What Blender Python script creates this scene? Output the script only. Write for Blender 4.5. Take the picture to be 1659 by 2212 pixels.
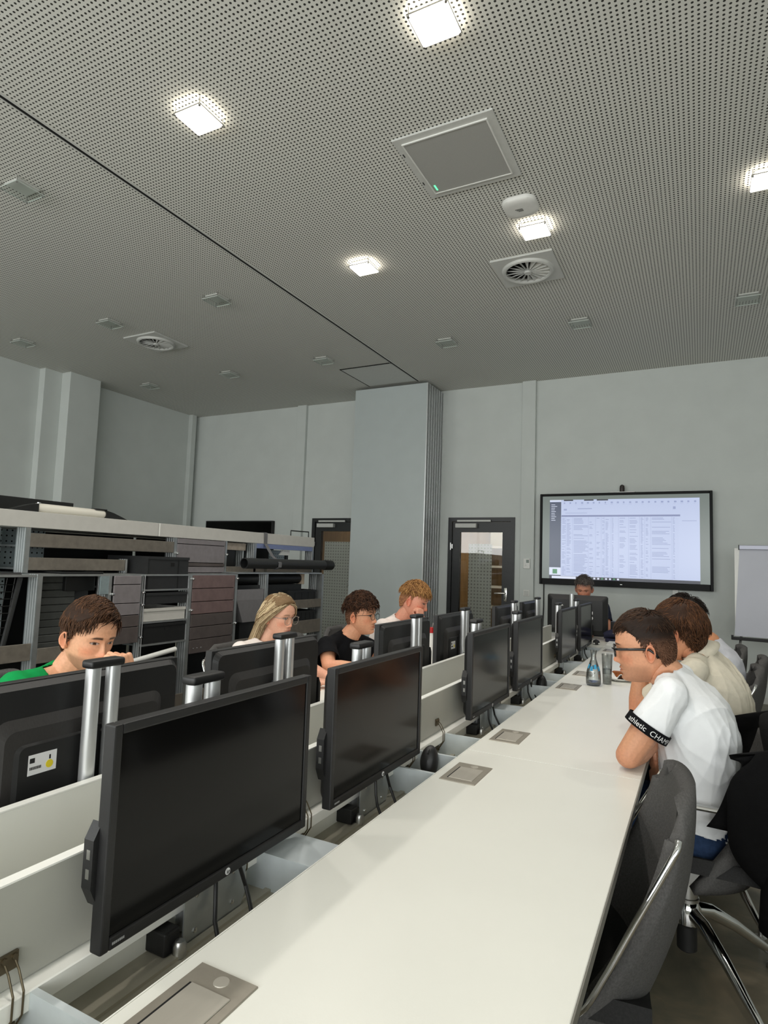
import bpy, bmesh, math, random
import numpy as np
from mathutils import Vector, Matrix, noise
random.seed(7); RNG = np.random.default_rng(7)
for o in list(bpy.data.objects): bpy.data.objects.remove(o, do_unlink=True)
SC = bpy.context.scene
COL = SC.collection
PI = math.pi

# ------------------------------------------------------------------ camera
FPX, IMW, IMH = 1319.75, 1659, 2212
YAW, PITCH, ROLL = -0.47976857, 0.08399921, 0.0335895
CAMZ = 1.39
cd = bpy.data.cameras.new('camera'); cam = bpy.data.objects.new('camera', cd); COL.objects.link(cam)
cd.sensor_fit = 'VERTICAL'; cd.sensor_height = 36.0; cd.lens = 36.0*FPX/IMH
cd.clip_start = 0.02
fwd = Vector((math.sin(YAW)*math.cos(PITCH), math.cos(YAW)*math.cos(PITCH), math.sin(PITCH)))
rgt = Vector((math.cos(YAW), -math.sin(YAW), 0)); upv = rgt.cross(fwd)
R_ = math.cos(ROLL)*rgt + math.sin(ROLL)*upv; U_ = -math.sin(ROLL)*rgt + math.cos(ROLL)*upv
M = Matrix((R_, U_, -fwd)).transposed().to_4x4(); M.translation = Vector((0, 0, CAMZ))
cam.matrix_world = M
SC.camera = cam

# ------------------------------------------------------------------ world, window light, exposure
ROOM = dict(x0=-8.0, x1=3.4, y0=-3.4, y1=8.0, z=3.885)
w = bpy.data.worlds.new('sky'); SC.world = w; w.use_nodes = True
w.node_tree.nodes['Background'].inputs[0].default_value = (0.80, 0.90, 1.0, 1)
w.node_tree.nodes['Background'].inputs[1].default_value = 1.0
SC.view_settings.view_transform = 'Standard'; SC.view_settings.look = 'None'
SC.view_settings.gamma = 1; SC.view_settings.use_curve_mapping = False
SC.view_settings.exposure = 0.0
WIN_W, WIN_Z0, WIN_Z1 = 1.9, 0.85, 3.0
WINDOWS_X = [-6.6, -4.3, -2.0, 0.3, 2.4]          # centres of the windows in the wall behind the camera
WINDOW_POWER = 72
for wx in WINDOWS_X:                               # daylight entering through each window
    ld = bpy.data.lights.new('window_daylight', 'AREA'); ld.shape = 'RECTANGLE'
    ld.size = WIN_W - .1; ld.size_y = WIN_Z1 - WIN_Z0 - .1; ld.energy = WINDOW_POWER; ld.color = (0.99, 1.0, .97)
    lo = bpy.data.objects.new('window_daylight', ld); COL.objects.link(lo)
    lo.location = (wx, ROOM['y0'] + .03, (WIN_Z0+WIN_Z1)/2); lo.rotation_euler = (PI/2, 0, 0)
LAMP_STRENGTH = 7.0
LAMP_WATT = 9.4

# ------------------------------------------------------------------ helpers
def lin(c):
    c = c/255.0
    return c/12.92 if c <= .04045 else ((c+.055)/1.055)**2.4
def rgb(r, g, b): return (lin(r), lin(g), lin(b), 1)

MATS = {}
def mat(name, col, rough=.5, metal=0., noise_amt=0., noise_scale=30., bump=0., bump_scale=80., spec=.5, stretch=None, **kw):
    if name in MATS: return MATS[name]
    m = bpy.data.materials.new(name); m.use_nodes = True; nt = m.node_tree; b = nt.nodes['Principled BSDF']
    b.inputs['Base Color'].default_value = col; b.inputs['Roughness'].default_value = rough; b.inputs['Metallic'].default_value = metal
    b.inputs['Specular IOR Level'].default_value = spec
    for k, v in kw.items(): b.inputs[k].default_value = v
    if noise_amt or bump:
        tc = nt.nodes.new('ShaderNodeTexCoord'); src = tc.outputs['Object']
        if stretch:
            mp = nt.nodes.new('ShaderNodeMapping'); mp.inputs['Scale'].default_value = stretch
            nt.links.new(src, mp.inputs[0]); src = mp.outputs[0]
    if noise_amt:
        n = nt.nodes.new('ShaderNodeTexNoise'); n.inputs['Scale'].default_value = noise_scale; n.inputs['Detail'].default_value = 5
        nt.links.new(src, n.inputs['Vector'])
        r = nt.nodes.new('ShaderNodeMapRange'); r.inputs[1].default_value = .3; r.inputs[2].default_value = .7
        r.inputs[3].default_value = 1-noise_amt; r.inputs[4].default_value = 1+noise_amt
        nt.links.new(n.outputs['Fac'], r.inputs[0])
        mx = nt.nodes.new('ShaderNodeMix'); mx.data_type = 'RGBA'; mx.blend_type = 'MULTIPLY'; mx.inputs[0].default_value = 1
        mx.inputs[6].default_value = col; nt.links.new(r.outputs[0], mx.inputs[7]); nt.links.new(mx.outputs[2], b.inputs['Base Color'])
    if bump:
        n2 = nt.nodes.new('ShaderNodeTexNoise'); n2.inputs['Scale'].default_value = bump_scale; n2.inputs['Detail'].default_value = 4
        nt.links.new(src, n2.inputs['Vector'])
        bp = nt.nodes.new('ShaderNodeBump'); bp.inputs['Strength'].default_value = bump; bp.inputs['Distance'].default_value = .01
        nt.links.new(n2.outputs['Fac'], bp.inputs['Height']); nt.links.new(bp.outputs[0], b.inputs['Normal'])
    MATS[name] = m; return m

class MB:
    """collects shapes; build() links them as one mesh object"""
    def __init__(s): s.v = []; s.f = []; s.mi = []
    def add(s, V, F, mi=0):
        o = len(s.v); s.v.extend([tuple(p) for p in V]); s.f.extend([tuple(i+o for i in f) for f in F]); s.mi.extend([mi]*len(F)); return s
    def box(s, x0, x1, y0, y1, z0, z1, mi=0, bev=0.0, seg=2):
        if bev > 0:
            bm = bmesh.new(); bmesh.ops.create_cube(bm, size=1)
            for v in bm.verts: v.co = Vector(((x0+x1)/2+v.co.x*(x1-x0), (y0+y1)/2+v.co.y*(y1-y0), (z0+z1)/2+v.co.z*(z1-z0)))
            bmesh.ops.bevel(bm, geom=bm.edges[:], offset=min(bev, .49*min(abs(x1-x0), abs(y1-y0), abs(z1-z0))), segments=seg, affect='EDGES', profile=.5)
            return s.bm(bm, mi)
        V = [(x, y, z) for x in (x0, x1) for y in (y0, y1) for z in (z0, z1)]
        F = [(0,1,3,2), (4,6,7,5), (0,4,5,1), (2,3,7,6), (0,2,6,4), (1,5,7,3)]
        return s.add(V, F, mi)
    def bm(s, bm, mi=0):
        bm.verts.index_update(); V = [v.co[:] for v in bm.verts]; F = [[v.index for v in f.verts] for f in bm.faces]; bm.free(); return s.add(V, F, mi)
    def prism(s, pts, axis, a0, a1, mi=0):
        """extrude 2-D outline (CCW) along axis 'x','y' or 'z' from a0 to a1; pts are the two other coordinates in order"""
        def P(p, a): return {'x': (a, p[0], p[1]), 'y': (p[0], a, p[1]), 'z': (p[0], p[1], a)}[axis]
        n = len(pts); V = [P(p, a0) for p in pts]+[P(p, a1) for p in pts]
        F = [tuple(range(n))[::-1], tuple(range(n, 2*n))]+[(i, (i+1) % n, n+(i+1) % n, n+i) for i in range(n)]
        return s.add(V, F, mi)
    def tube(s, path, r, n=10, mi=0, flat=None, caps=True):
        path = [Vector(p) for p in path]; rs = r if isinstance(r, (list, tuple)) else [r]*len(path)
        V = []; F = []; prevu = None
        for i, p in enumerate(path):
            t = (path[min(i+1, len(path)-1)]-path[max(i-1, 0)]).normalized()
            if prevu is None:
                a = Vector((0, 0, 1)) if abs(t.z) < .9 else Vector((1, 0, 0)); u = (a-a.dot(t)*t).normalized()
            else: u = (prevu-prevu.dot(t)*t).normalized()
            prevu = u; w_ = t.cross(u)
            for k in range(n):
                a = 2*PI*k/n; fl = flat if flat else 1
                V.append(p+rs[i]*(math.cos(a)*u*fl+math.sin(a)*w_))
        m = len(path)
        for i in range(m-1):
            for k in range(n): F.append((i*n+k, i*n+(k+1) % n, (i+1)*n+(k+1) % n, (i+1)*n+k))
        if caps: F.append(tuple(range(n))[::-1]); F.append(tuple((m-1)*n+k for k in range(n)))
        return s.add(V, F, mi)
    def cyl(s, p0, p1, r, n=16, mi=0, r1=None): return s.tube([p0, p1], [r, r if r1 is None else r1], n, mi)
    def lathe(s, prof, c=(0, 0, 0), n=24, mi=0, axis='z'):
        V = []; F = []
        for (r, h) in prof:
            for k in range(n):
                a = 2*PI*k/n; x, y = r*math.cos(a), r*math.sin(a)
                V.append({'z': (c[0]+x, c[1]+y, c[2]+h), 'y': (c[0]+x, c[1]+h, c[2]+y), 'x': (c[0]+h, c[1]+x, c[2]+y)}[axis])
        m = len(prof)
        for i in range(m-1):
            for k in range(n): F.append((i*n+k, i*n+(k+1) % n, (i+1)*n+(k+1) % n, (i+1)*n+k))
        return s.add(V, F, mi)
    def build(s, name, mats, parent=None, smooth=False, loc=None, rot=None):
        me = bpy.data.meshes.new(name); me.from_pydata(s.v, [], s.f)
        if not isinstance(mats, (list, tuple)): mats = [mats]
        for m in mats: me.materials.append(m)
        if len(mats) > 1: me.polygons.foreach_set('material_index', s.mi)
        if smooth:
            me.polygons.foreach_set('use_smooth', [True]*len(me.polygons))
            if smooth != 'all': 
                try: me.set_sharp_from_angle(angle=math.radians(35))
                except Exception: pass
        me.update()
        o = bpy.data.objects.new(name, me); COL.objects.link(o)
        if parent is not None: o.parent = parent
        if loc is not None: o.location = loc
        if rot is not None: o.rotation_euler = rot
        return o
def recalc(o):
    bm = bmesh.new(); bm.from_mesh(o.data); bmesh.ops.recalc_face_normals(bm, faces=bm.faces[:]); bm.to_mesh(o.data); bm.free(); return o

def tag(o, label=None, cat=None, group=None, kind=None):
    if label: o['label'] = label
    if cat: o['category'] = cat
    if group: o['group'] = group
    if kind: o['kind'] = kind
    return o
def thing(name, label, cat, loc=(0, 0, 0), rotz=0., group=None):
    o = bpy.data.objects.new(name, None); COL.objects.link(o); o.empty_display_size = .1
    o.location = loc; o.rotation_euler = (0, 0, rotz); return tag(o, label, cat, group)
def struct_empty(name, loc=(0, 0, 0)):
    o = bpy.data.objects.new(name, None); COL.objects.link(o); o.location = loc; o['kind'] = 'structure'; return o
def copy_tree(o, parent=None):
    c = o.copy(); COL.objects.link(c); c.parent = parent
    for ch in list(o.children): copy_tree(ch, c)
    return c
def rrect(w, h, r, n=5, cx=0, cy=0):
    pts = []
    for (sx, sy, a0) in ((1, 1, 0), (-1, 1, PI/2), (-1, -1, PI), (1, -1, 1.5*PI)):
        for k in range(n+1):
            a = a0+PI/2*k/n; pts.append((cx+sx*(w/2-r)+r*math.cos(a), cy+sy*(h/2-r)+r*math.sin(a)))
    return pts

# ------------------------------------------------------------------ materials
m_wall = mat('painted_plaster_wall', rgb(212, 217, 214), .8, noise_amt=.03, noise_scale=3, bump=.12, bump_scale=220)
m_desk = mat('white_laminate', rgb(232, 232, 224), .32, noise_amt=.012, noise_scale=4, bump=.02, bump_scale=300)
m_deskedge = mat('grey_desk_edge', rgb(120, 118, 110), .5, noise_amt=.04)
m_flap = mat('grey_white_laminate_flap', rgb(230, 230, 222), .45, noise_amt=.02, noise_scale=6)
m_edge = mat('white_edge_band', rgb(240, 240, 234), .4, noise_amt=.01)
m_alu = mat('brushed_aluminium', rgb(222, 224, 225), .36, .75, noise_amt=.05, noise_scale=40, stretch=(1, 1, .05))
m_aludull = mat('dull_aluminium_sheet', rgb(176, 180, 180), .42, .85, noise_amt=.1, noise_scale=12, bump=.03)
m_tray = mat('galvanised_tray_steel', rgb(206, 214, 217), .42, .3, noise_amt=.1, noise_scale=9, bump=.03)
m_trayfloor = mat('warm_grey_tray_floor', rgb(170, 165, 150), .45, .3, noise_amt=.08, noise_scale=10)
m_black = mat('black_plastic', rgb(20, 20, 21), .46, noise_amt=.1, noise_scale=150, bump=.06, bump_scale=600)
m_blackm = mat('matte_black_plastic', rgb(20, 20, 20), .6, noise_amt=.1, noise_scale=90)
m_bezel = mat('dark_grey_bezel', rgb(22, 22, 23), .5, noise_amt=.08, noise_scale=200, bump=.05, bump_scale=700)
m_screen = mat('matte_dark_screen', rgb(7, 7, 7), .14, noise_amt=.02, spec=.2)
m_chrome = mat('polished_chrome', rgb(220, 220, 220), .08, 1.)
m_white = mat('white_plastic', rgb(232, 232, 228), .45, noise_amt=.02)
m_offwhite = mat('offwhite_powder_coat', rgb(205, 206, 202), .5, noise_amt=.03)
m_socket = mat('champagne_anodised_lid', rgb(186, 181, 170), .42, .35, noise_amt=.05, noise_scale=60, stretch=(1, .08, 1))
m_brass = mat('brass_hinge', rgb(112, 102, 84), .4, .9, noise_amt=.1)
m_cable = mat('black_rubber_cable', rgb(14, 14, 14), .5, noise_amt=.05)
m_dark = mat('dark_void', rgb(10, 10, 10), .9, noise_amt=.05)
m_doorframe = mat('black_door_frame', rgb(30, 32, 33), .4, noise_amt=.05)
m_glass = mat('clear_glass', (1, 1, 1, 1), .02, **{'Transmission Weight': 1.0, 'IOR': 1.45})
m_steel = mat('satin_steel', rgb(190, 190, 188), .3, 1., noise_amt=.03)
m_screw = mat('steel_screw', rgb(200, 200, 198), .25, 1., noise_amt=.05)
# ================================================================== STRUCTURE
X0, X1, Y0, Y1, ZC = ROOM['x0'], ROOM['x1'], ROOM['y0'], ROOM['y1'], ROOM['z']
# floor: polished screed with brown-grey clouds
def floor_mat():
    m = bpy.data.materials.new('polished_screed_floor'); m.use_nodes = True; nt = m.node_tree; b = nt.nodes['Principled BSDF']
    tc = nt.nodes.new('ShaderNodeTexCoord'); n = nt.nodes.new('ShaderNodeTexNoise'); n.inputs['Scale'].default_value = 3.2; n.inputs['Detail'].default_value = 7; n.inputs['Roughness'].default_value = .6
    n.inputs['Distortion'].default_value = .8
    nt.links.new(tc.outputs['Object'], n.inputs['Vector'])
    r = nt.nodes.new('ShaderNodeValToRGB'); r.color_ramp.elements[0].position = .3; r.color_ramp.elements[0].color = rgb(84, 82, 70)
    r.color_ramp.elements[1].position = .72; r.color_ramp.elements[1].color = rgb(142, 128, 106)
    e = r.color_ramp.elements.new(.5); e.color = rgb(112, 106, 90)
    nt.links.new(n.outputs['Fac'], r.inputs[0]); nt.links.new(r.outputs[0], b.inputs['Base Color']); b.inputs['Roughness'].default_value = .38
    return m
def ceil_mat():
    m = bpy.data.materials.new('perforated_acoustic_board'); m.use_nodes = True; nt = m.node_tree; b = nt.nodes['Principled BSDF']
    tc = nt.nodes.new('ShaderNodeTexCoord'); sp = nt.nodes.new('ShaderNodeSeparateXYZ'); nt.links.new(tc.outputs['Object'], sp.inputs[0])
    def mth(op, a, bb=None):
        q = nt.nodes.new('ShaderNodeMath'); q.operation = op
        for i, s in enumerate((a, bb)):
            if s is None: continue
            if isinstance(s, (int, float)): q.inputs[i].default_value = s
            else: nt.links.new(s, q.inputs[i])
        return q.outputs[0]
    def cell(s): return mth('SUBTRACT', mth('FRACT', mth('DIVIDE', s, .025)), .5)
    cx, cy = cell(sp.outputs[0]), cell(sp.outputs[1])
    d = mth('SQRT', mth('ADD', mth('MULTIPLY', cx, cx), mth('MULTIPLY', cy, cy)))
    r = nt.nodes.new('ShaderNodeMapRange'); r.inputs[1].default_value = .22; r.inputs[2].default_value = .265; nt.links.new(d, r.inputs[0])
    mx = nt.nodes.new('ShaderNodeMix'); mx.data_type = 'RGBA'; nt.links.new(r.outputs[0], mx.inputs[0])
    mx.inputs[6].default_value = rgb(58, 58, 54); mx.inputs[7].default_value = rgb(221, 221, 215)
    nt.links.new(mx.outputs[2], b.inputs['Base Color']); b.inputs['Roughness'].default_value = .85; b.inputs['Specular IOR Level'].default_value = .2
    return m
tag(MB().box(X0-.3, X1+.3, Y0-.3, 11.0, -.1, 0).build('floor', floor_mat()), kind='structure')
tag(MB().box(X0-.3, X1+.3, Y0-.3, Y1+.02, ZC, ZC+.12).build('ceiling', ceil_mat()), kind='structure')

# doors in the back wall: openings cut out
D1 = (-5.42, -4.48); D2 = (-3.132, -2.19); DH = 2.06
mb = MB()
for (a, b_) in ((X0-.3, D1[0]), (D1[1], D2[0]), (D2[1], X1+.3)): mb.box(a, b_, Y1, Y1+.16, 0, ZC)
for d in (D1, D2): mb.box(d[0], d[1], Y1, Y1+.16, DH, ZC)
tag(mb.build('wall_back', m_wall), kind='structure')
tag(MB().box(X0-.2, X0, Y0-.3, Y1, 0, ZC).build('wall_left', m_wall), kind='structure')
tag(MB().box(X1, X1+.2, Y0-.3, Y1, 0, ZC).build('wall_right', m_wall), kind='structure')
mb = MB(); mb.box(X0, X1, Y0-.2, Y0, 0, WIN_Z0); mb.box(X0, X1, Y0-.2, Y0, WIN_Z1, ZC)
ed = [X0]+[e for c in WINDOWS_X for e in (c-WIN_W/2, c+WIN_W/2)]+[X1]
for i in range(0, len(ed), 2): mb.box(ed[i], ed[i+1], Y0-.2, Y0, WIN_Z0, WIN_Z1)
tag(mb.build('wall_front', m_wall), kind='structure')
for i, wx in enumerate(WINDOWS_X):
    w0 = struct_empty('window_%d' % (i+1), (wx, Y0-.1, WIN_Z0))
    h = WIN_Z1-WIN_Z0; mb = MB()
    for (a, b_, c, d) in ((-WIN_W/2, -WIN_W/2+.06, 0, h), (WIN_W/2-.06, WIN_W/2, 0, h), (-WIN_W/2+.06, WIN_W/2-.06, 0, .06), (-WIN_W/2+.06, WIN_W/2-.06, h-.06, h), (-.03, .03, .06, h-.06)):
        mb.box(a, b_, -.04, .03, c, d)
    mb.build('window_frame', m_doorframe, w0)
    for s in (-1, 1): MB().box(min(s*.03, s*(WIN_W/2-.06)), max(s*.03, s*(WIN_W/2-.06)), -.01, .0, .06, h-.06).build('pane', m_glass, w0)

# partition track across the ceiling (a dark slot between two pale lips)
tr = struct_empty('trim_1', (-3.4, 0, ZC))
MB().box(-.012, .012, Y0, 7.42, -.004, 0).build('slot', m_dark, tr)
for s in (-1, 1): MB().box(min(s*.012, s*.022), max(s*.012, s*.022), Y0, 7.42, -.006, 0).build('lip', m_offwhite, tr)
# access hatch over the parked partition
ht = struct_empty('trim_2', (-3.78, 7.0, ZC))
MB().box(-.36, .36, -.39, .39, -.006, 0).build('hatch_panel', m_offwhite, ht)
for (a, b_, c, d) in ((-.375, -.36, -.4, .4), (-.375, .375, -.405, -.39)): MB().box(a, b_, c, d, -.007, 0).build('joint', m_dark, ht)

# wall ducts and column
def strip(n, x0, x1, y0, y1, z1=ZC): return tag(MB().box(x0, x1, y0, y1, 0, z1, bev=.004).build(n, m_wall), kind='structure')
strip('trim_3', -2.105, -1.925, Y1-.055, Y1); strip('trim_4', -5.77, -5.60, Y1-.055, Y1)
strip('trim_5', X0, X0+.09, 7.80, Y1-.10); 
strip('trim_6', X0, X0+.30, 5.30, 5.78)      # column against the left wall
strip('trim_7', X0, X0+.12, 5.05, 5.30)
tag(MB().box(X0, X1, Y1-.012, Y1, 0, .07).build('baseboard_back', m_offwhite), kind='structure')

# corridor behind the glass doors
m_oak = mat('oak_veneer_wall', rgb(150, 122, 84), .55, noise_amt=.16, noise_scale=6, stretch=(6, 6, .5))
m_corr = mat('corridor_plaster', rgb(190, 188, 176), .8, noise_amt=.03)
mb = MB(); mb.box(-8.3, -.5, 10.4, 10.5, 0, 3)
tag(mb.build('wall_corridor', m_oak), kind='structure')
tag(MB().box(-8.3, -.5, 8.16, 10.4, 2.75, 2.85).build('ceiling_corridor', m_corr), kind='structure')
tag(MB().box(-8.4, -8.3, 8.16, 10.5, 0, 2.85).build('wall_corridor_side', m_corr), kind='structure')
tag(MB().box(-.5, -.4, 8.16, 10.5, 0, 2.85).build('wall_corridor_end', m_corr), kind='structure')
for cx, nm in ((-4.9, 'beside'), (-2.4, 'away from')):                            # unseen glowing panels, added to light the corridor and the frosted film
    t = thing('corridor_lamp', 'recessed corridor lamp behind the glass door %s the storage rack' % nm, 'lamp', (cx, 9.3, 2.75), group='corridor lamps')
    em = bpy.data.materials.get('corridor_lamp_glow')
    if em is None:
        em = bpy.data.materials.new('corridor_lamp_glow'); em.use_nodes = True; bb = em.node_tree.nodes['Principled BSDF']
        bb.inputs['Emission Color'].default_value = (1, .86, .66, 1); bb.inputs['Emission Strength'].default_value = 15
    MB().box(-.3, .3, -.3, .3, -.02, -.001, bev=.005).build('diffuser', em, t)

mb = MB(); mb.box(-3.25, -1.2, 10.3, 10.4, 0, 2.75)
tag(mb.build('wall_corridor_white', m_corr), kind='structure')
t = thing('corridor_shelf', 'pale shelf unit standing in the corridor behind the glass door', 'shelf', (-2.95, 9.9, 0))
for z in (.35, .72, 1.05, 1.38, 1.70): MB().box(-.35, .75, -.18, .18, z, z+.035).build('shelf_board', m_white, t)
for x in (-.36, .75): MB().box(x, x+.02, -.18, .18, 0, 1.75).build('side_panel', m_oak, t)
MB().box(-.35, .75, .17, .18, 0, 1.73).build('back_panel', m_oak, t)

def film_mat():
    m = bpy.data.materials.new('dotted_frost_film'); m.use_nodes = True; nt = m.node_tree; b = nt.nodes['Principled BSDF']
    tc = nt.nodes.new('ShaderNodeTexCoord'); sp = nt.nodes.new('ShaderNodeSeparateXYZ'); nt.links.new(tc.outputs['Object'], sp.inputs[0])
    def mth(op, a, bb=None):
        q = nt.nodes.new('ShaderNodeMath'); q.operation = op
        for i, s in enumerate((a, bb)):
            if s is None: continue
            if isinstance(s, (int, float)): q.inputs[i].default_value = s
            else: nt.links.new(s, q.inputs[i])
        return q.outputs[0]
    def cell(s): return mth('SUBTRACT', mth('FRACT', mth('DIVIDE', s, .045)), .5)
    cx, cy = cell(sp.outputs[0]), cell(sp.outputs[2])
    d = mth('SQRT', mth('ADD', mth('MULTIPLY', cx, cx), mth('MULTIPLY', cy, cy)))
    g = mth('GREATER_THAN', d, .24)
    mx = nt.nodes.new('ShaderNodeMix'); mx.data_type = 'RGBA'; nt.links.new(g, mx.inputs[0])
    mx.inputs[6].default_value = rgb(140, 142, 132); mx.inputs[7].default_value = rgb(205, 210, 200)
    nt.links.new(mx.outputs[2], b.inputs['Base Color']); b.inputs['Roughness'].default_value = .5; b.inputs['Transmission Weight'].default_value = .35
    return m
m_film = film_mat()
m_handle = mat('door_handle_steel', rgb(215, 215, 210), .2, 1.)
def door(n, x0, x1, film0, film1):
    d = struct_empty(n, (x0, Y1, 0)); W = x1-x0
    mb = MB(); y0, y1 = -.02, .08
    mb.box(0, .055, y0, y1, 0, DH); mb.box(W-.055, W, y0, y1, 0, DH); mb.box(.055, W-.055, y0, y1, DH-.055, DH)
    mb.build('door_frame', m_doorframe, d)
    mb = MB(); a, b_ = .06, W-.06
    mb.box(a, a+.11, .0, .06, .01, DH-.06); mb.box(b_-.11, b_, .0, .06, .01, DH-.06); mb.box(a+.11, b_-.11, .0, .06, DH-.20, DH-.06); mb.box(a+.11, b_-.11, .0, .06, .01, .16)
    lf = mb.build('door_leaf', m_doorframe, d)
    MB().box(a+.11, b_-.11, .025, .033, .16, DH-.20).build('glass_pane', m_glass, lf)
    MB().box(film0, film1, .036, .038, .16, DH-.36).build('frosted_film', m_film, lf)
    c = MB(); c.box(.12, .42, -.07, .0, DH-.145, DH-.085, bev=.006).build('door_closer', m_offwhite, d)
    MB().box(.14, .62, -.055, -.03, DH-.062, DH-.035, bev=.004).build('closer_arm', m_offwhite, d)
    h = MB(); h.box(W-.135, W-.095, -.012, .0, .94, 1.12, bev=.004); h.tube([(W-.115, -.01, 1.05), (W-.115, -.055, 1.05), (W-.15, -.06, 1.05), (W-.25, -.06, 1.045)], .011, 10)
    h.lathe([(.014, -.018), (.014, 0)], (W-.115, 0, .97), 12, axis='y').build('door_handle', m_handle, d, smooth=True)
    for z in (.25, 1.66):
        k = MB(); k.cyl((.045, -.03, z-.05), (.045, -.03, z+.05), .013, 12); k.box(.03, .075, -.028, -.02, z-.03, z+.03); k.build('hinge', m_steel, d, smooth=True)
    return d
door('door_1', *D1, .22, .76); door('door_2', *D2, .29, .62)
# ================================================================== CEILING FITTINGS
def emis(name, col, strength):
    m = bpy.data.materials.new(name); m.use_nodes = True; b = m.node_tree.nodes['Principled BSDF']
    b.inputs['Base Color'].default_value = col; b.inputs['Emission Color'].default_value = col; b.inputs['Emission Strength'].default_value = strength; b.inputs['Roughness'].default_value = .4
    return m
m_lamp_on = emis('lit_opal_diffuser', (1.0, .93, .82, 1), LAMP_STRENGTH)
m_lamp_off = mat('unlit_opal_diffuser', rgb(206, 207, 202), .35, noise_amt=.02)
def thin_glass():
    m = bpy.data.materials.new('thin_lamp_glass'); m.use_nodes = True; nt = m.node_tree
    for n in list(nt.nodes): nt.nodes.remove(n)
    o = nt.nodes.new('ShaderNodeOutputMaterial'); t = nt.nodes.new('ShaderNodeBsdfTransparent'); t.inputs[0].default_value = (.93, .95, .94, 1)
    g = nt.nodes.new('ShaderNodeBsdfGlossy'); g.inputs['Roughness'].default_value = .06
    fr = nt.nodes.new('ShaderNodeValue'); fr.outputs[0].default_value = .05
    x = nt.nodes.new('ShaderNodeMixShader'); nt.links.new(fr.outputs[0], x.inputs[0]); nt.links.new(t.outputs[0], x.inputs[1]); nt.links.new(g.outputs[0], x.inputs[2]); nt.links.new(x.outputs[0], o.inputs[0])
    return m
m_thin = thin_glass()
m_glassedge = mat('glass_plate_edge', rgb(196, 204, 198), .25, noise_amt=.02)
def ceiling_light(x, y, on, label, group):
    t = thing('ceiling_light', label, 'ceiling light', (x, y, ZC), group=group)
    MB().box(-.078, .078, -.078, .078, -.012, -.0005, bev=.004).build('diffuser', m_lamp_off, t)
    p = MB().box(-.098, .098, -.098, .098, -.043, -.038).build('glass_plate', m_lamp_on if on else m_thin, t)
    e = MB(); s = .0985; r_ = .003 if on else .0018
    for (a, b_, c, d) in ((-s, s, -s, -s+r_), (-s, s, s-r_, s), (-s, -s+r_, -s+r_, s-r_), (s-r_, s, -s+r_, s-r_)): e.box(a, b_, c, d, -.0435, -.0375)
    e.build('plate_rim', m_glassedge if not on else m_steel, p)
    for sx in (-1, 1):
        for sy in (-1, 1): MB().lathe([(0, -.051), (.0065, -.051), (.0065, -.043), (.003, -.043), (.003, 0)], (sx*.09, sy*.09, 0), 10).build('spacer_pin', m_steel, t, smooth=True)
    if on:                                         # the lamp's own downward light
        ld = bpy.data.lights.new('downlight', 'AREA'); ld.shape = 'SQUARE'; ld.size = .14; ld.energy = LAMP_WATT; ld.color = (1.0, .95, .88); ld.spread = math.radians(125)
        lo = bpy.data.objects.new('downlight', ld); COL.objects.link(lo); lo.parent = t; lo.location = (0, 0, -.052)
    return t
LXs = {'a': .395, 'b': -1.055, 'c': -2.488, 'd': -4.11, 'e': -5.62, 'f': -7.13}; LYs = (2.366, 4.27, 6.16)
lit = {('b', 0): 'lit square glass lamp up the ceiling from the framed grey panel',
       ('c', 0): 'lit square glass lamp beside the dark ceiling track, one bay before the next lit one',
       ('c', 1): 'lit square glass lamp beside the dark ceiling track, level with the swirl air vent',
       ('b', 1): 'lit square glass lamp right next to the white wireless access point',
       ('a', 1): 'lit square glass lamp across from the access point, over the chairs side'}
unlit = {('a', 2): 'unlit square glass lamp over the flip chart end of the row before the big screen',
         ('b', 2): 'unlit square glass lamp in front of the big wall screen',
         ('c', 2): 'unlit square glass lamp between dark ceiling track and big wall screen, nearest the folded partition',
         ('d', 0): 'unlit square glass lamp beyond the dark ceiling track, over the storage rack start',
         ('d', 1): 'unlit square glass lamp beyond the track, next in line to the square swirl vent',
         ('d', 2): 'small unlit square glass lamp beside the ceiling hatch',
         ('e', 1): 'unlit square glass lamp just before the swirl vent over the rack',
         ('e', 2): 'unlit square glass lamp before the back wall corner with the wall duct',
         ('f', 1): 'unlit square glass lamp close to the left wall column',
         ('f', 2): 'unlit square glass lamp in the far corner of the ceiling'}
for (k, j), lb in lit.items(): ceiling_light(LXs[k], LYs[j], True, lb, 'lit ceiling lamps')
for k, lb in (('b', 'lit square glass lamp over the monitors, nearest the window wall'), ('c', 'lit square glass lamp beside the ceiling track, nearest the window wall')): ceiling_light(LXs[k], .46, True, lb, 'lit ceiling lamps')
for (k, j), lb in unlit.items(): ceiling_light(LXs[k], LYs[j], False, lb, 'unlit ceiling lamps')

# framed grey ceiling panel with a green light
t = thing('ceiling_microphone_panel', 'flush grey square panel in a pale frame with a green light in the ceiling', 'ceiling panel', (-1.296, 3.325, ZC))
s = .308; mb = MB()
for (a, b_, c, d) in ((-s, s, -s, -s+.045), (-s, s, s-.045, s), (-s, -s+.045, -s+.045, s-.045), (s-.045, s, -s+.045, s-.045)): mb.box(a, b_, c, d, -.012, 0)
mb.build('frame', m_offwhite, t); q = s-.045; mb = MB()
for (a, b_, c, d) in ((-q, q, -q, -q+.008), (-q, q, q-.008, q), (-q, -q+.008, -q+.008, q-.008), (q-.008, q, -q+.008, q-.008)): mb.box(a, b_, c, d, -.02, -.001)
mb.build('inner_frame', m_white, t)
MB().box(-q+.008, q-.008, -q+.008, q-.008, -.016, -.001).build('grille', mat('grey_speaker_mesh', rgb(170, 170, 166), .8, noise_amt=.06, noise_scale=300), t)
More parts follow.
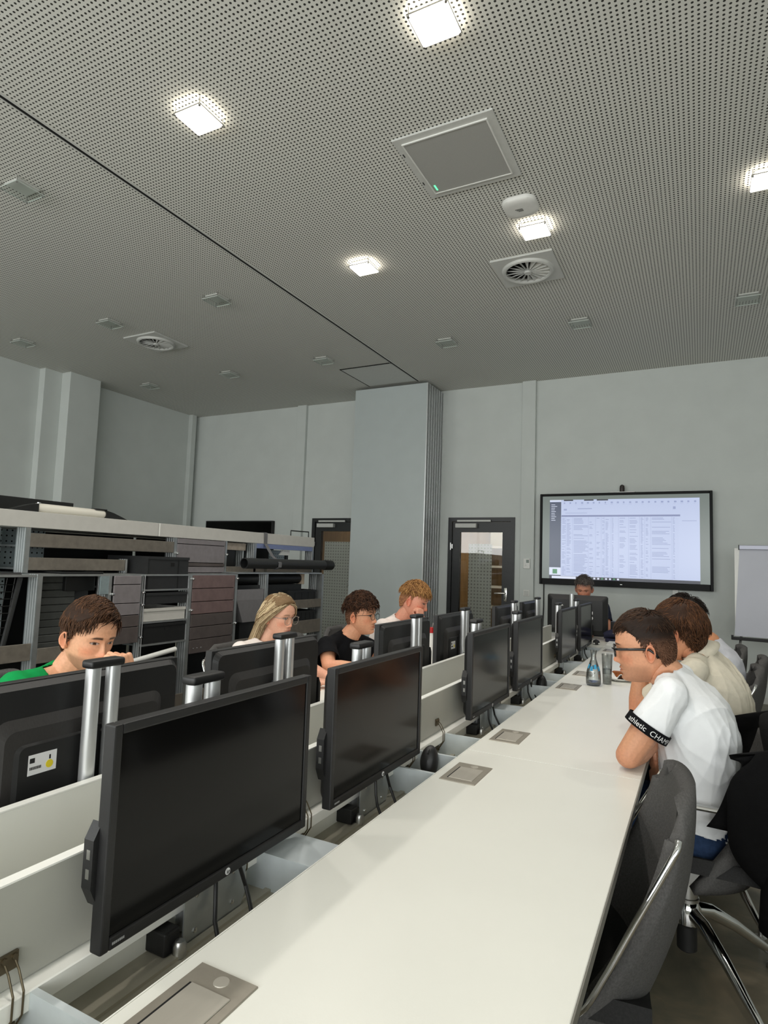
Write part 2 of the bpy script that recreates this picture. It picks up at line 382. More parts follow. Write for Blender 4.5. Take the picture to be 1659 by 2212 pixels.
MB().box(-q+.025, -q+.035, q-.09, q-.035, -.018, -.0155).build('status_light', emis('green_led', (.12, 1, .38, 1), 1.6), t)
for y in (.12, -.18): MB().box(-s+.012, -s+.018, y, y+.03, -.0135, -.011).build('clip_slot', m_dark, t)

# wireless access point
t = thing('wireless_access_point', 'white rounded square wireless access point beside a lit ceiling lamp', 'access point', (-1.082, 3.965, ZC))
mb = MB(); prof = [(1.0, -.002), (1.0, -.012), (.97, -.025), (.88, -.034), (.6, -.037)]
rings = [rrect(.235*k, .235*k, .075*k, 7) for k, _ in prof]; n = len(rings[0]); V = []; F = []
for (k, z), r in zip(prof, rings): V += [(x, y, z) for x, y in r]
for i in range(len(prof)-1):
    for k in range(n): F.append((i*n+k, (i+1)*n+k, (i+1)*n+(k+1) % n, i*n+(k+1) % n))
F.append(tuple((len(prof)-1)*n+k for k in range(n))[::-1]); mb.add(V, F); mb.build('housing', m_white, t, smooth=True)
mb = MB()
for i, (w_, dx) in enumerate(((.05, 0), (.045, .005), (.035, .01))): mb.box(-w_/2+dx-.01, w_/2+dx-.01, .0+i*.012-.012, .006+i*.012-.012, -.0385, -.0368)
mb.build('printed_mark', mat('grey_print', rgb(95, 95, 92), .6), t)

# swirl air vents
m_vent = mat('vent_white_metal', rgb(205, 206, 202), .45, noise_amt=.02)
def swirl_vent(x, y, label):
    t = thing('swirl_air_vent', label, 'air vent', (x, y, ZC), group='swirl air vents')
    s = .25; mb = MB(); n = 40; R = .185; V = []; F = []
    sq = []
    for k in range(n):
        a = 2*PI*k/n; c, d = math.cos(a), math.sin(a); m_ = max(abs(c), abs(d)); sq.append((s*c/m_, s*d/m_))
    for z in (-.018, -.002):
        V += [(p[0], p[1], z) for p in sq]+[(R*math.cos(2*PI*k/n), R*math.sin(2*PI*k/n), z) for k in range(n)]
    for k in range(n):
        j = (k+1) % n
        F += [(k, n+k, n+j, j), (2*n+k, 2*n+j, 3*n+j, 3*n+k), (k, j, 2*n+j, 2*n+k), (n+k, 3*n+k, 3*n+j, n+j)]
    mb.add(V, F).build('plate', m_vent, t)
    mb = MB(); mb.lathe([(.182, -.0), (.213, -.018), (.206, -.036), (.192, -.042), (.178, -.036), (.178, -.002)], n=40).build('ring', m_vent, t, smooth=True)
    MB().lathe([(0, -.046), (.028, -.046), (.03, -.04), (.03, -.01), (0, -.01)], n=20).build('hub', m_vent, t, smooth=True)
    MB().lathe([(0, -.003), (.178, -.003)], n=40).build('duct_opening', m_dark, t)
    bl = None
    for k in range(18):
        if bl is None:
            mb = MB(); V = []
            for r in (.026, .177):
                wd = .006 + .20*(r-.026)
                for z, off in ((-.034, wd*.5), (-.010, -wd*.5), (-.0085, -wd*.5), (-.0325, wd*.5)): V.append((r, off, z))
            mb.add(V, [(0, 1, 5, 4), (1, 2, 6, 5), (2, 3, 7, 6), (3, 0, 4, 7), (4, 5, 6, 7), (3, 2, 1, 0)])
            bl = mb.build('blade', m_vent, t); b2 = bl
        else: b2 = bl.copy(); COL.objects.link(b2); b2.parent = t
        b2.rotation_euler = (0, 0, 2*PI*k/18)
    return t
swirl_vent(-1.262, 4.88, 'square swirl air vent with round blades next to a lit lamp')
swirl_vent(-5.63, 4.91, 'square swirl air vent over the rack side beyond the ceiling track')

# ================================================================== BACK WALL
# folded partition
t = thing('folding_partition', 'tall grey folding partition parked as a stack of panels against the back wall', 'partition', (-3.82, 7.42, 0))
m_groove = mat('dark_grey_groove', rgb(92, 94, 92), .6, noise_amt=.05)
m_part = mat('grey_partition_laminate', rgb(190, 198, 198), .38, noise_amt=.02, noise_scale=5)
for k in range(7):
    y = k*.083
    p = MB().box(-.565, .553, y+.004, y+.074, .02, ZC-.035).build('panel', m_part, t)
    MB().box(.553, .565, y+.001, y+.020, .02, ZC-.035).build('edge_profile', m_alu, p)
    MB().box(.553, .561, y+.058, y+.077, .02, ZC-.035).build('edge_profile', m_alu, p)
    MB().box(.545, .552, y+.074, y+.0845, .02, ZC-.04).build('edge_seal', m_dark, p)
    MB().box(.5525, .5545, y+.0205, y+.0575, .02, ZC-.04).build('edge_groove', m_groove, p)

# big wall screen with a spreadsheet
TX0, TX1, TZ0, TZ1, TY = -1.838, .125, 1.198, 2.350, 7.90
t = thing('wall_screen', 'large black framed wall screen showing a blue white spreadsheet', 'screen', ((TX0+TX1)/2, TY, TZ0))
W, H = TX1-TX0, TZ1-TZ0
mb = MB(); bw = .032; bb = .075
for (a, b_, c, d) in ((-W/2, -W/2+bw, 0, H), (W/2-bw, W/2, 0, H), (-W/2+bw, W/2-bw, 0, bb), (-W/2+bw, W/2-bw, H-bw, H)): mb.box(a, b_, -.01, .06, c, d, bev=.004)
mb.build('frame', mat('gloss_black_frame', rgb(7, 9, 10), .35, noise_amt=.02, spec=.12), t)
MB().box(-W/2+.01, W/2-.01, .01, .085, .01, H-.01).build('back_housing', m_blackm, t)
def scr_mat(name, c, e):
    m = bpy.data.materials.new(name); m.use_nodes = True; b = m.node_tree.nodes['Principled BSDF']
    b.inputs['Base Color'].default_value = (.02, .02, .02, 1); b.inputs['Roughness'].default_value = .22
    b.inputs['Emission Color'].default_value = c; b.inputs['Emission Strength'].default_value = e; return m
SE = .85
sm = [scr_mat('screen_margin', rgb(128, 140, 134), .6), scr_mat('screen_page', rgb(196, 208, 240), SE), scr_mat('screen_sidebar', rgb(70, 80, 104), SE), scr_mat('screen_header', rgb(128, 138, 178), SE),
      scr_mat('screen_text', rgb(156, 168, 208), SE), scr_mat('screen_white', rgb(225, 232, 252), SE), scr_mat('screen_green', rgb(70, 140, 96), SE), scr_mat('screen_taskbar', rgb(40, 44, 62), SE), scr_mat('screen_paleline', rgb(180, 192, 228), SE)]
SW, SH = W-2*bw, H-bw-bb
scr = MB().box(-W/2+bw, W/2-bw, .0, .012, bb, H-bw).build('display', sm[0], t)
mb = MB()
def sq(u0, u1, v0, v1, mi, lay):          # v measured downwards from the top of the display
    y = -.0004-.0003*lay; x0, x1 = -SW/2+SW*u0, -SW/2+SW*u1; z0, z1 = bb+SH*(1-v1), bb+SH*(1-v0)
    mb.add([(x0, y, z0), (x1, y, z0), (x1, y, z1), (x0, y, z1)], [(0, 1, 2, 3)], mi)
sq(.048, .947, .045, .965, 1, 0); sq(.048, .123, .07, .965, 2, 1); sq(.048, .123, .045, .065, 5, 2)
sq(.048, .123, .865, .955, 5, 2); sq(.07, .10, .885, .94, 6, 3); sq(.048, .947, .965, 1.0, 7, 1); sq(.065, .22, .968, .996, 5, 2)
for k in range(11): sq(.235+k*.024, .247+k*.024, .972, .992, 5 if k % 3 else 6, 2)
sq(.14, .2, .045, .06, 7, 1); sq(.27, .33, .045, .06, 7, 1); sq(.35, .42, .045, .06, 7, 1)
rr = random.Random(4)
for k in range(22): sq(.14+k*.037, .14+k*.037+.012*rr.uniform(.6, 1.2), .075, .095, 4, 1); sq(.138+k*.037, .138+k*.037+.02*rr.random(), .105, .11, 8, 1)
sq(.14, .16, .155, .175, 4, 1); sq(.23, .32, .15, .16, 4, 1); sq(.15, .29, .205, .21, 4, 1); sq(.8, .815, .14, .17, 4, 1)
sq(.125, .84, .232, .252, 3, 2)
cols = [(.13, .155, .9), (.16, .19, .8), (.205, .3, .75), (.305, .33, .5), (.35, .372, .35), (.385, .40, .8), (.405, .425, .9), (.445, .455, .9), (.49, .53, .55), (.55, .6, .6), (.615, .632, .9), (.645, .66, .7), (.68, .79, .7), (.80, .81, .8)]
for c in cols: sq(c[0]-.008, c[0]-.005, .255, .96, 8, 1)
nr = 46
for r_ in range(nr):
    v = .265+(.955-.265)*r_/nr
    sq(.125, .83, v+.0105, v+.0120, 8, 1)
    for (a, b_, dn) in cols:
        if rr.random() < dn: sq(a, a+(b_-a)*rr.uniform(.55, 1), v+.002, v+.0085, 4, 2)
sq(.85, .93, .30, .306, 4, 1)
for k in range(10): sq(.058, .058+.04*rr.uniform(.5, 1), .10+k*.021, .106+k*.021, 5, 2)
mb.build('screen_image', sm, scr)
MB().box(-.012, .012, -.0115, -.0095, .03, .036).build('maker_mark', m_steel, t)
# webcam on the screen
t = thing('webcam', 'small dark webcam on a flat foot on top of the wall screen', 'webcam', (-.85, TY+.03, TZ1))
MB().box(-.15, .15, -.03, .03, 0, .012, bev=.004).build('foot', m_steel, t)
MB().lathe([(0, .012), (.028, .014), (.03, .05), (.026, .085), (.012, .098), (0, .1)], n=16).build('camera_body', mat('dark_brown_plastic', rgb(48, 38, 36), .4), t, smooth=True)
# cable and conduit
tag(MB().tube([(-1.80, 7.985, 1.30), (-1.80, 7.985, .9), (-1.82, 7.985, .4), (-1.80, 7.985, .03)], .007, 8).build('screen_cable', m_cable, smooth=True), 'thin black cable hanging down the wall from the wall screen', 'cable')
tag(MB().box(-.30, -.24, 7.965, 8.0, .05, 1.25, bev=.003).build('cable_conduit', m_white), 'white cable conduit running down the wall under the big screen', 'conduit')
# second, switched-off screen
t = thing('dark_wall_screen', 'switched-off black wall screen rising behind the storage rack', 'screen', (-6.87, 7.93, 1.15))
MB().box(-.715, .715, .0, .065, 0, .87, bev=.006).build('housing', m_blackm, t); MB().box(-.695, .695, -.002, 0, .04, .85).build('display', m_screen, t)
# thermostat and switch
t = thing('thermostat', 'white room thermostat with small grey display on the wall duct by the door', 'thermostat', (-2.012, Y1-.055, 1.45))
MB().box(-.043, .043, -.022, 0, -.065, .065, bev=.004).build('housing', m_white, t); MB().box(-.005, .032, -.0235, -.021, .01, .05).build('display', mat('lcd_grey', rgb(110, 125, 115), .3), t)
MB().lathe([(0, -.028), (.012, -.028), (.014, -.02)], (-.018, 0, -.02), 14, axis='y').build('dial', m_white, t)
t = thing('light_switch', 'white square light switch below the thermostat', 'switch', (-2.012, Y1-.055, 1.07))
MB().box(-.04, .04, -.010, 0, -.04, .04, bev=.003).build('plate', m_white, t); MB().box(-.028, .028, -.016, -.009, -.028, .028, bev=.003).build('rocker', m_offwhite, t)

# flip chart
t = thing('flip_chart', 'flip chart stand with blank grey white paper and black tray', 'flip chart', (.62, 6.95, 0), rotz=math.radians(-6))
tilt = .07
m_paper = mat('blank_flipchart_paper', rgb(198, 200, 210), .7, noise_amt=.02, noise_scale=3)
def ty(z): return tilt*(z-.8)
mb = MB(); mb.prism([(ty(.80), .80), (ty(.80)+.012, .80), (ty(1.66)+.012, 1.66), (ty(1.66), 1.66)], 'x', -.33, .37); mb.build('board', m_white, t)
mb = MB(); mb.add([(-.335, ty(.80)-.012, .80), (.38, ty(.80)-.012, .80), (.355, ty(1.66)-.006, 1.66), (-.285, ty(1.66)-.006, 1.66), (-.335, ty(.80)-.004, .80), (.38, ty(.80)-.004, .80), (.355, ty(1.66)-.001, 1.66), (-.285, ty(1.66)-.001, 1.66)],
    [(0, 1, 2, 3), (7, 6, 5, 4), (0, 4, 5, 1), (1, 5, 6, 2), (2, 6, 7, 3), (3, 7, 4, 0)]); mb.build('paper_pad', m_paper, t)
MB().box(-.29, .36, ty(1.68)-.03, ty(1.68)+.02, 1.645, 1.69, bev=.006).build('clamp_bar', mat('lilac_grey_metal', rgb(176, 178, 192), .4, .3), t)
for x_ in (-.294, .36): MB().box(x_, x_+.006, ty(1.68)-.032, ty(1.68)+.022, 1.642, 1.692).build('end_cap', m_blackm, t)
mb = MB(); mb.box(-.36, .39, -.07, .015, .765, .79, bev=.004); mb.box(-.36, -.34, -.07, -.06, .79, .81); mb.build('tray', m_blackm, t)
for (x_, dx, y_, dy) in ((-.28, -.10, .0, -.28), (.28, .1, .0, -.28), (0, 0, .03, .5)):
    MB().cyl((x_, y_+.02, .8), (x_+dx, y_+dy, 0.01), .012, 12).build('leg', m_steel, t, smooth=True)
# ================================================================== DESK ROWS
SPX = -1.07                                  # middle of the double desk row
DZ = .74
JOINTS = [-1.216, .46, 2.138, 3.814, 5.62]
def sbox(mb, s, x0, x1, *a, **k): return mb.box(min(s*x0, s*x1), max(s*x0, s*x1), *a, **k)
SIDE = {1: 'window-chair row', -1: 'rack-side row'}
DLAB = {(1, 0): 'white desk with cable lid, the one before the empty grey chair',
        (1, 1): 'white desk beside the empty grey chair, with two cable lids and open tray',
        (1, 2): 'white desk under the leaning elbow of the man in the white shirt with black cuffs',
        (1, 3): 'white desk carrying the plate of food, last of its row',
        (-1, 0): 'white desk of the rack-side row before the seat of the man in green',
        (-1, 1): 'white desk in front of the man in green, facing the storage rack',
        (-1, 2): 'white desk in front of the blonde woman and the boy in black',
        (-1, 3): 'white desk in front of the fair-haired boy resting his cheek on his fist'}
m_socketf = mat('bronze_anodised_frame', rgb(158, 152, 140), .42, .4, noise_amt=.05, noise_scale=60)
m_under = mat('grey_lid_underside', rgb(168, 168, 160), .5, noise_amt=.03, noise_scale=8)
def desk(i, s):
    y0, y1 = JOINTS[i], JOINTS[i+1]; L = y1-y0; g = .0012
    t = thing('conference_desk', DLAB[(s, i)], 'desk', (SPX, y0, 0), group='double row of white desks')
    mb = MB(); sbox(mb, s, .325, .897, g, L-g, .716, DZ, bev=.0015, seg=1); top = mb.build('tabletop', m_desk, t)
    mb = MB(); sbox(mb, s, .8975, .9, g, L-g, .716, DZ-.001); mb.build('edge_band', m_deskedge, top)
    mb = MB(); sbox(mb, s, .326, .896, .0, .0022, DZ-.001, DZ+.0004); mb.build('joint_edge', m_edge, top)
    mb = MB(); sbox(mb, s, .322, .3245, g, L-g, .716, DZ-.0005); mb.build('edge_band', m_edge, top)
    # cable lids
    for (a, b_) in ((.16, .34), (L-.336, L-.156)):
        mb = MB(); sbox(mb, s, .352, .466, a, b_, DZ-.002, DZ+.0025, bev=.0012, seg=1); lid = mb.build('cable_lid', m_socketf, t)
        mb = MB(); sbox(mb, s, .374, .450, a+.022, b_-.045, DZ+.002, DZ+.0045, bev=.001, seg=1); mb.build('lid_flap', m_socket, lid)
        mb = MB(); sbox(mb, s, .370, .3735, a+.022, b_-.045, DZ+.002, DZ+.0032); mb.build('lid_gap', m_dark, lid)
        mb = MB(); c = MB().lathe([(0, DZ+.0038), (.012, DZ+.0036), (.013, DZ+.002)], (s*.412, b_-.022, 0), 18); c.build('finger_button', m_socket, lid)
    # tray behind the monitors
    mb = MB(); sbox(mb, s, .14, .325, g, L-g, .640, .655); mb.build('tray_floor', m_trayfloor, t)
    mb = MB(); sbox(mb, s, .20, .215, g, L-g, .655, .661); mb.build('tray_rib', m_trayfloor, t)
    mb = MB(); sbox(mb, s, .135, .145, g, L-g, .655, .705); sbox(mb, s, .318, .3245, g, L-g, .655, .716); mb.build('tray_wall', m_flap, t)
    mb = MB(); sbox(mb, s, .135, .172, g, L-g, .705, .735, bev=.002, seg=1); mb.build('hinge_rail', m_edge, t)
    for (a, b_) in ((.17, .182), (.70, .82), (L-.285, L-.273), (L-.09, L-.078)):
        mb = MB(); sbox(mb, s, .145, .318, a, b_, .655, .733); mb.build('tray_divider', m_tray, t)
    mb = MB(); sbox(mb, s, .122, .1392, .004, L-.004, .737, .889); fl = mb.build('cover_flap', m_flap, t)
    mb = MB(); sbox(mb, s, .1392, .142, .004, L-.004, .737, .889); mb.build('flap_underside', m_under, fl)
    mb = MB(); sbox(mb, s, .1215, .1425, .004, L-.004, .8895, .8925); mb.build('edge_band', m_edge, fl)
    for a in (.15, .655, .905, L-.13):
        mb = MB(); x = .146
        sbox(mb, s, x-.003, x+.002, a-.014, a+.014, .765, .79); sbox(mb, s, x, x+.003, a-.016, a+.016, .662, .686)
        for dy in (-.008, .008):
            mb.tube([(s*(x+.002), a+dy, .78), (s*(x+.014), a+dy, .768), (s*(x+.029), a+dy, .742), (s*(x+.029), a+dy, .71), (s*(x+.006), a+dy, .675)], .0017, 6)
            mb.cyl((s*(x+.000), a+dy, .783), (s*(x+.005), a+dy, .783), .0045, 8); mb.cyl((s*(x+.002), a+dy, .674), (s*(x+.008), a+dy, .674), .0045, 8)
        mb.build('flap_hinge', m_brass, t)
    # frame and legs
    mb = MB(); sbox(mb, s, .33, .86, .06, .10, .66, .715); sbox(mb, s, .33, .86, L-.10, L-.06, .66, .715); mb.build('cross_beam', m_aludull, t)
    for y in (.08, L-.08):
        for x in (.22, .80):
            mb = MB(); sbox(mb, s, x, x+.06, y-.03, y+.03, .0, .66 if x > .5 else .639, bev=.004); mb.build('leg', m_aludull, t)
    mb = MB(); sbox(mb, s, .02, .035, g, L-g, .10, .70); mb.build('modesty_panel', m_flap, t)
    return t
for i in range(4):
    for s in (1, -1): desk(i, s)

# ------------------------------------------------------------------ monitors on lifting posts
m_mesh = mat('ribbed_dark_grey_back', rgb(44, 42, 41), .55, noise_amt=.25, noise_scale=90, stretch=(1, 12, 1))
m_sticker = mat('white_label_paper', rgb(225, 225, 225), .6)
m_yellow = mat('yellow_print', rgb(225, 205, 40), .6)
m_print = mat('black_print', rgb(25, 25, 25), .7)
MW, MH = .566, .356
def make_monitor(lab, sticker=True):
    """faces +x; origin on the tray floor (z=.60) under the monitor centre"""
    t = thing('monitor', lab, 'monitor')
    zb = .757-.60; zt = zb+MH; h = MW/2
    mb = MB(); xf = .030; bz = .017
    for (a, b_, c, d) in ((-h, -h+bz, zb, zt), (h-bz, h, zb, zt), (-h+bz, h-bz, zb, zb+.021), (-h+bz, h-bz, zt-bz, zt)): mb.box(.004, xf, a, b_, c, d, bev=.003, seg=2)
    fr = mb.build('bezel', m_bezel, t)
    MB().box(.006, xf-.004, -h+bz-.001, h-bz+.001, zb+.02, zt-bz+.001).build('display', m_screen, t)
    # stepped rounded back
    def loft(w0, h0, x0, w1, h1, x1, zc0, zc1, r=.03):
        A = rrect(w0, h0, r, 5, 0, zc0); B = rrect(w1, h1, r*.8, 5, 0, zc1); n = len(A)
        V = [(x0, p[0], p[1]) for p in A]+[(x1, p[0], p[1]) for p in B]
        F = [(i, (i+1) % n, n+(i+1) % n, n+i) for i in range(n)]+[tuple(range(n))[::-1], tuple(range(n, 2*n))]
        return V, F
    zc = (zb+zt)/2
    mb = MB(); V, F = loft(MW-.004, MH-.004, .006, MW-.03, MH-.03, -.010, zc, zc); mb.add(V, F); bk = mb.build('back_cover', m_black, t); recalc(bk)
    mb = MB(); V, F = loft(.44, .25, -.009, .40, .205, -.022, zc-.02, zc-.022); mb.add(V, F); q = mb.build('ribbed_hump', m_mesh, bk); recalc(q)
    mb = MB(); V, F = loft(.36, .16, -.0215, .34, .15, -.027, zc-.03, zc-.03, .02); mb.add(V, F); q = mb.build('rear_plate', m_blackm, bk); recalc(q)
    # port hub on one side
    mb = MB(); pts = [(-h-.010, zb+.10), (-h-.010, zb+.175), (-h+.004, zb+.20), (-h+.004, zb+.07)]
    mb.prism(pts, 'x', -.012, .010); hub = mb.build('port_hub', m_black, t); recalc(hub)
    mb = MB(); mb.box(-.004, .004, -h-.0106, -h-.0098, zb+.115, zb+.13); mb.box(-.004, .004, -h-.0106, -h-.0098, zb+.145, zb+.16); mb.build('usb_port', m_steel, hub)
    # bracket, posts, cap
    mb = MB(); mb.box(-.036, -.026, -.03, .03, zc-.10, zc+.06, bev=.002); br = mb.build('mount_bracket', m_blackm, t)
    for z in (zc-.085, zc+.045):
        for y in (-.02, .02): MB().lathe([(0, -.0385), (.0045, -.038), (.005, -.036)], (0, y, z), 10, axis='x').build('screw', m_screw, br)
    for y in (-.027, .027):
        mb = MB(); pts = rrect(.030, .032, .013, 5, -.052, y); mb.prism(pts, 'z', .056, .530); mb.build('lift_post', m_alu, t, smooth=True)
    MB().box(-.071, -.033, -.046, .046, .530, .5485, bev=.006, seg=3).build('post_cap', m_black, t, smooth=True)
    # base plate with screws and motor
    mb = MB(); mb.prism([(-.075, .056), (.085, .056), (.10, .08), (.10, .175), (-.075, .175)], 'x', .0, .003); bp = mb.build('base_plate', m_aludull, t)
    for (y, z) in ((-.045, .075), (-.045, .14), (.06, .08), (.06, .14)): MB().lathe([(.005, .003), (.005, .005), (0, .006)], (0, y, z), 10, axis='x').build('screw', m_screw, bp)
    mb = MB(); mb.box(-.055, -.002, -.115, -.078, .056, .098, bev=.004); mo = mb.build('lift_motor', m_blackm, t)
    MB().lathe([(0, .056), (.013, .056), (.013, .075), (.009, .082), (0, .083)], (.012, -.092, 0), 14).build('motor_knob', m_steel, mo, smooth=True)
    for (a, b_) in ((-.03, -.005), (.07, .10)):
        MB().tube([(.012, b_*.6, zb+.01), (.018, a*.9+.02, zb-.05), (.03, a+.01, zb-.07), (.05, a, .06)], .0042, 8).build('cable', m_cable, t, smooth=True)
    # round logo and model print on the lower bezel
    lg = MB().lathe([(0, xf+.0012), (.0065, xf+.001), (.0068, xf-.001)], (0, .01, zb+.0105), 20, axis='x').build('round_logo', m_sticker, t)
    mb = MB()
    for dy, dz0, dz1 in ((-.0034, -.0035, .0045), (-.0012, -.0035, .001), (.0012, -.0048, .002), (.0034, -.002, .002)): mb.box(xf+.0011, xf+.0016, .01+dy-.0005, .01+dy+.0005, zb+.0105+dz0, zb+.0105+dz1)
    mb.build('logo_letters', m_print, lg)
    mb = MB()
    for k in range(7): mb.box(xf-.0002, xf+.0004, -h+.022+k*.0035, -h+.0245+k*.0035, zb+.008, zb+.012)
    mb.build('model_print', mat('grey_silver_print', rgb(150, 150, 150), .5), t)
    if sticker:
        x = -.0275; y = .118; z = zc+.005
        st = MB().box(x-.0006, x, y-.032, y+.032, z-.021, z+.021).build('label_sticker', m_sticker, bk)
        mb = MB(); n = 14; r = .0085; pts = [(y-.016+r*math.cos(2*PI*k/n), z-.006+r*math.sin(2*PI*k/n)) for k in range(n)]
        mb.prism(pts, 'x', x-.0012, x-.0006); mb.build('yellow_dot', m_yellow, st)
        mb = MB(); mb.box(x-.0011, x-.0006, y+.018, y+.029, z+.004, z+.014); mb.box(x-.0011, x-.0006, y-.018, y-.0145, z+.004, z+.013)
        for k in range(12): mb.box(x-.0011, x-.0006, y+.003+k*.0022, y+.003+k*.0022+.0012, z-.010, z-.004)
        mb.build('label_print', m_print, st)
    return t
MY_R = [.990, 1.664, 2.745, 3.455, 4.585, 5.325]; MY_L = [.990, 1.69, 2.76, 3.45, 4.52, 5.26]
RLAB = ['black monitor with dark screen over the near tray, beside the uncovered long white desktop', 'black monitor with dark screen, the next one along the tray after the nearest', 'black monitor reflecting the glass carafe, beside the white cable box',
        'black monitor facing the carafe, at the seam of the third desk', 'black monitor facing the desk with the plate, before the last in the row', 'last black monitor of the row, next to the teacher desk']
LLAB = ['back of black monitor before the man in green, with barcode label and silver posts', 'back of a black monitor before the blonde woman, with barcode label and twin silver posts',
        'back of a black monitor before the boy in black, with twin silver posts', 'back of a black monitor before the fair-haired boy, with small white label',
        'back of a black monitor facing the glass door, second to last of the rack-side row', 'back of the last black monitor of the rack-side row, below the wall switch']
MON = make_monitor(RLAB[0])
mons = []
for k, y in enumerate(MY_R):
    o = MON if k == 0 else copy_tree(MON); o.location = (-.875, y, .60); tag(o, RLAB[k], 'monitor', 'monitors on lifting posts'); mons.append(o)
for k, y in enumerate(MY_L):
    o = copy_tree(MON); o.location = (-1.288, y, .60); o.rotation_euler = (0, 0, PI); tag(o, LLAB[k], 'monitor', 'monitors on lifting posts'); mons.append(o)

# ------------------------------------------------------------------ end desk with the teacher's monitor
t = thing('end_desk', 'white desk set across the end of the double row below the wall screen', 'desk', (-1.07, 5.64, 0))
MB().box(-.95, .90, 0, .80, .716, DZ, bev=.0015, seg=1).build('tabletop', m_desk, t)
for x in (-.85, .80):
    for y in (.06, .74): MB().box(x-.03, x+.03, y-.03, y+.03, 0, .716, bev=.004).build('leg', m_aludull, t)
MB().box(-.9, .85, .70, .715, .25, .70).build('modesty_panel', m_flap, t)
t = thing('desk_monitor', 'back of a wide black monitor on a silver column in front of the grey-haired man', 'monitor', (-1.06, 6.12, DZ))
mb = MB()
A = rrect(.56, .37, .02, 5, 0, .225); B = rrect(.47, .28, .02, 5, 0, .225); n = len(A)
V = [(p[0], .02, p[1]) for p in A]+[(p[0], .0, p[1]) for p in A]+[(p[0], -.025, p[1]) for p in B]
F = [tuple(range(n))]+[(j*n+(i+1) % n, j*n+i, (j+1)*n+i, (j+1)*n+(i+1) % n) for j in range(2) for i in range(n)]+[tuple(range(2*n, 3*n))[::-1]]
mb.add(V, F); o = mb.build('housing', m_black, t); recalc(o)
MB().box(-.27, .27, .0195, .022, .05, .40).build('display', m_screen, t)
MB().cyl((-.04, -.055, .01), (-.04, -.055, .42), .022, 20).build('column', m_alu, t, smooth=True)
MB().box(-.14, .06, -.12, .08, 0, .012, bev=.005).build('foot', m_black, t); MB().box(.10, .15, -.07, -.05, .0, .14, bev=.003).build('cable_duct', m_blackm, t)
mb = MB(); mb.tube([(-.19, -.027, .305), (-.19, -.05, .31), (-.13, -.05, .31), (-.13, -.027, .305)], .008, 8); mb.build('handle', m_white, t, smooth=True)
MB().lathe([(0, -.031), (.016, -.03), (.016, -.024)], (.135, 0, .20), 16, axis='y').build('round_badge', m_sticker, t)
MB().box(.122, .148, -.0275, -.0245, .235, .262).build('paper_label', m_sticker, t)
# ================================================================== STORAGE RACK (open metal racking with boxes)
XU, XL, XB = -3.60, -3.42, -4.06
m_rackboard = mat('grey_brown_shelf_front', rgb(114, 108, 99), .6, .2, noise_amt=.14, noise_scale=25)
m_slat = mat('grey_shutter_slat', rgb(140, 134, 136), .5, .35, noise_amt=.08, noise_scale=25)
m_slatr = mat('reddish_grey_shutter_slat', rgb(122, 102, 100), .5, .3, noise_amt=.12, noise_scale=18)
m_slatd = mat('dark_grey_shutter_slat', rgb(92, 84, 82), .5, .3, noise_amt=.12, noise_scale=18)
m_benchtop = mat('pale_grey_bench_front', rgb(196, 194, 188), .5, noise_amt=.03, noise_scale=20)
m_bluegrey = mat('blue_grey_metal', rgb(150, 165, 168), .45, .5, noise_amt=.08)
m_ind = mat('charcoal_container', rgb(38, 39, 40), .5, noise_amt=.08)
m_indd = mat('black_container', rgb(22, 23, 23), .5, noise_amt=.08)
def perforated(name, base, hole, pitch, rad):
    m = bpy.data.materials.new(name); m.use_nodes = True; nt = m.node_tree; b = nt.nodes['Principled BSDF']
    tc = nt.nodes.new('ShaderNodeTexCoord'); sp = nt.nodes.new('ShaderNodeSeparateXYZ'); nt.links.new(tc.outputs['Object'], sp.inputs[0])
    def mth(op, a, bb=None):
        q = nt.nodes.new('ShaderNodeMath'); q.operation = op
        for i, s in enumerate((a, bb)):
            if s is None: continue
            if isinstance(s, (int, float)): q.inputs[i].default_value = s
            else: nt.links.new(s, q.inputs[i])
        return q.outputs[0]
    def cell(s): return mth('SUBTRACT', mth('FRACT', mth('DIVIDE', s, pitch)), .5)
    cx, cy = cell(sp.outputs[1]), cell(sp.outputs[2])
    d = mth('SQRT', mth('ADD', mth('MULTIPLY', cx, cx), mth('MULTIPLY', cy, cy))); g = mth('GREATER_THAN', d, rad)
    mx = nt.nodes.new('ShaderNodeMix'); mx.data_type = 'RGBA'; nt.links.new(g, mx.inputs[0]); mx.inputs[6].default_value = hole; mx.inputs[7].default_value = base
    nt.links.new(mx.outputs[2], b.inputs['Base Color']); b.inputs['Roughness'].default_value = .45; b.inputs['Metallic'].default_value = .4
    return m
m_perf = perforated('perforated_metal_plate', rgb(168, 180, 184), rgb(30, 32, 34), .035, .17)
def upright(t, y, xf, z0, z1, th=.028, d=.095):
    mb = MB(); mb.box(xf-d, xf, y-th/2, y+th/2, z0, z1)
    p = mb.build('upright', m_aludull, t)
    for k in range(4): MB().box(xf-d+.012+k*.022, xf-d+.02+k*.022, y-th/2-.0025, y-th/2, z0, z1).build('rib', m_alu, p)
    return p
def shelf(t, y0, y1, xf, z, lip=0, lm=None):
    s_ = MB().box(XB+.01, xf-.002, y0, y1, z-.012, z).build('shelf_board', m_aludull, t)
    if lip: MB().box(xf-.012, xf+.0, y0, y1, z-.012, z+lip, bev=.002, seg=1).build('shelf_front', lm or m_rackboard, t)
    return s_
def knob(t, x, y, z): return MB().lathe([(0, .016), (.007, .014), (.011, .007), (.011, .001), (.007, -.006), (.004, -.014)], (x, y, z), 12, axis='x').build('ball_knob', m_chrome, t, smooth=True)
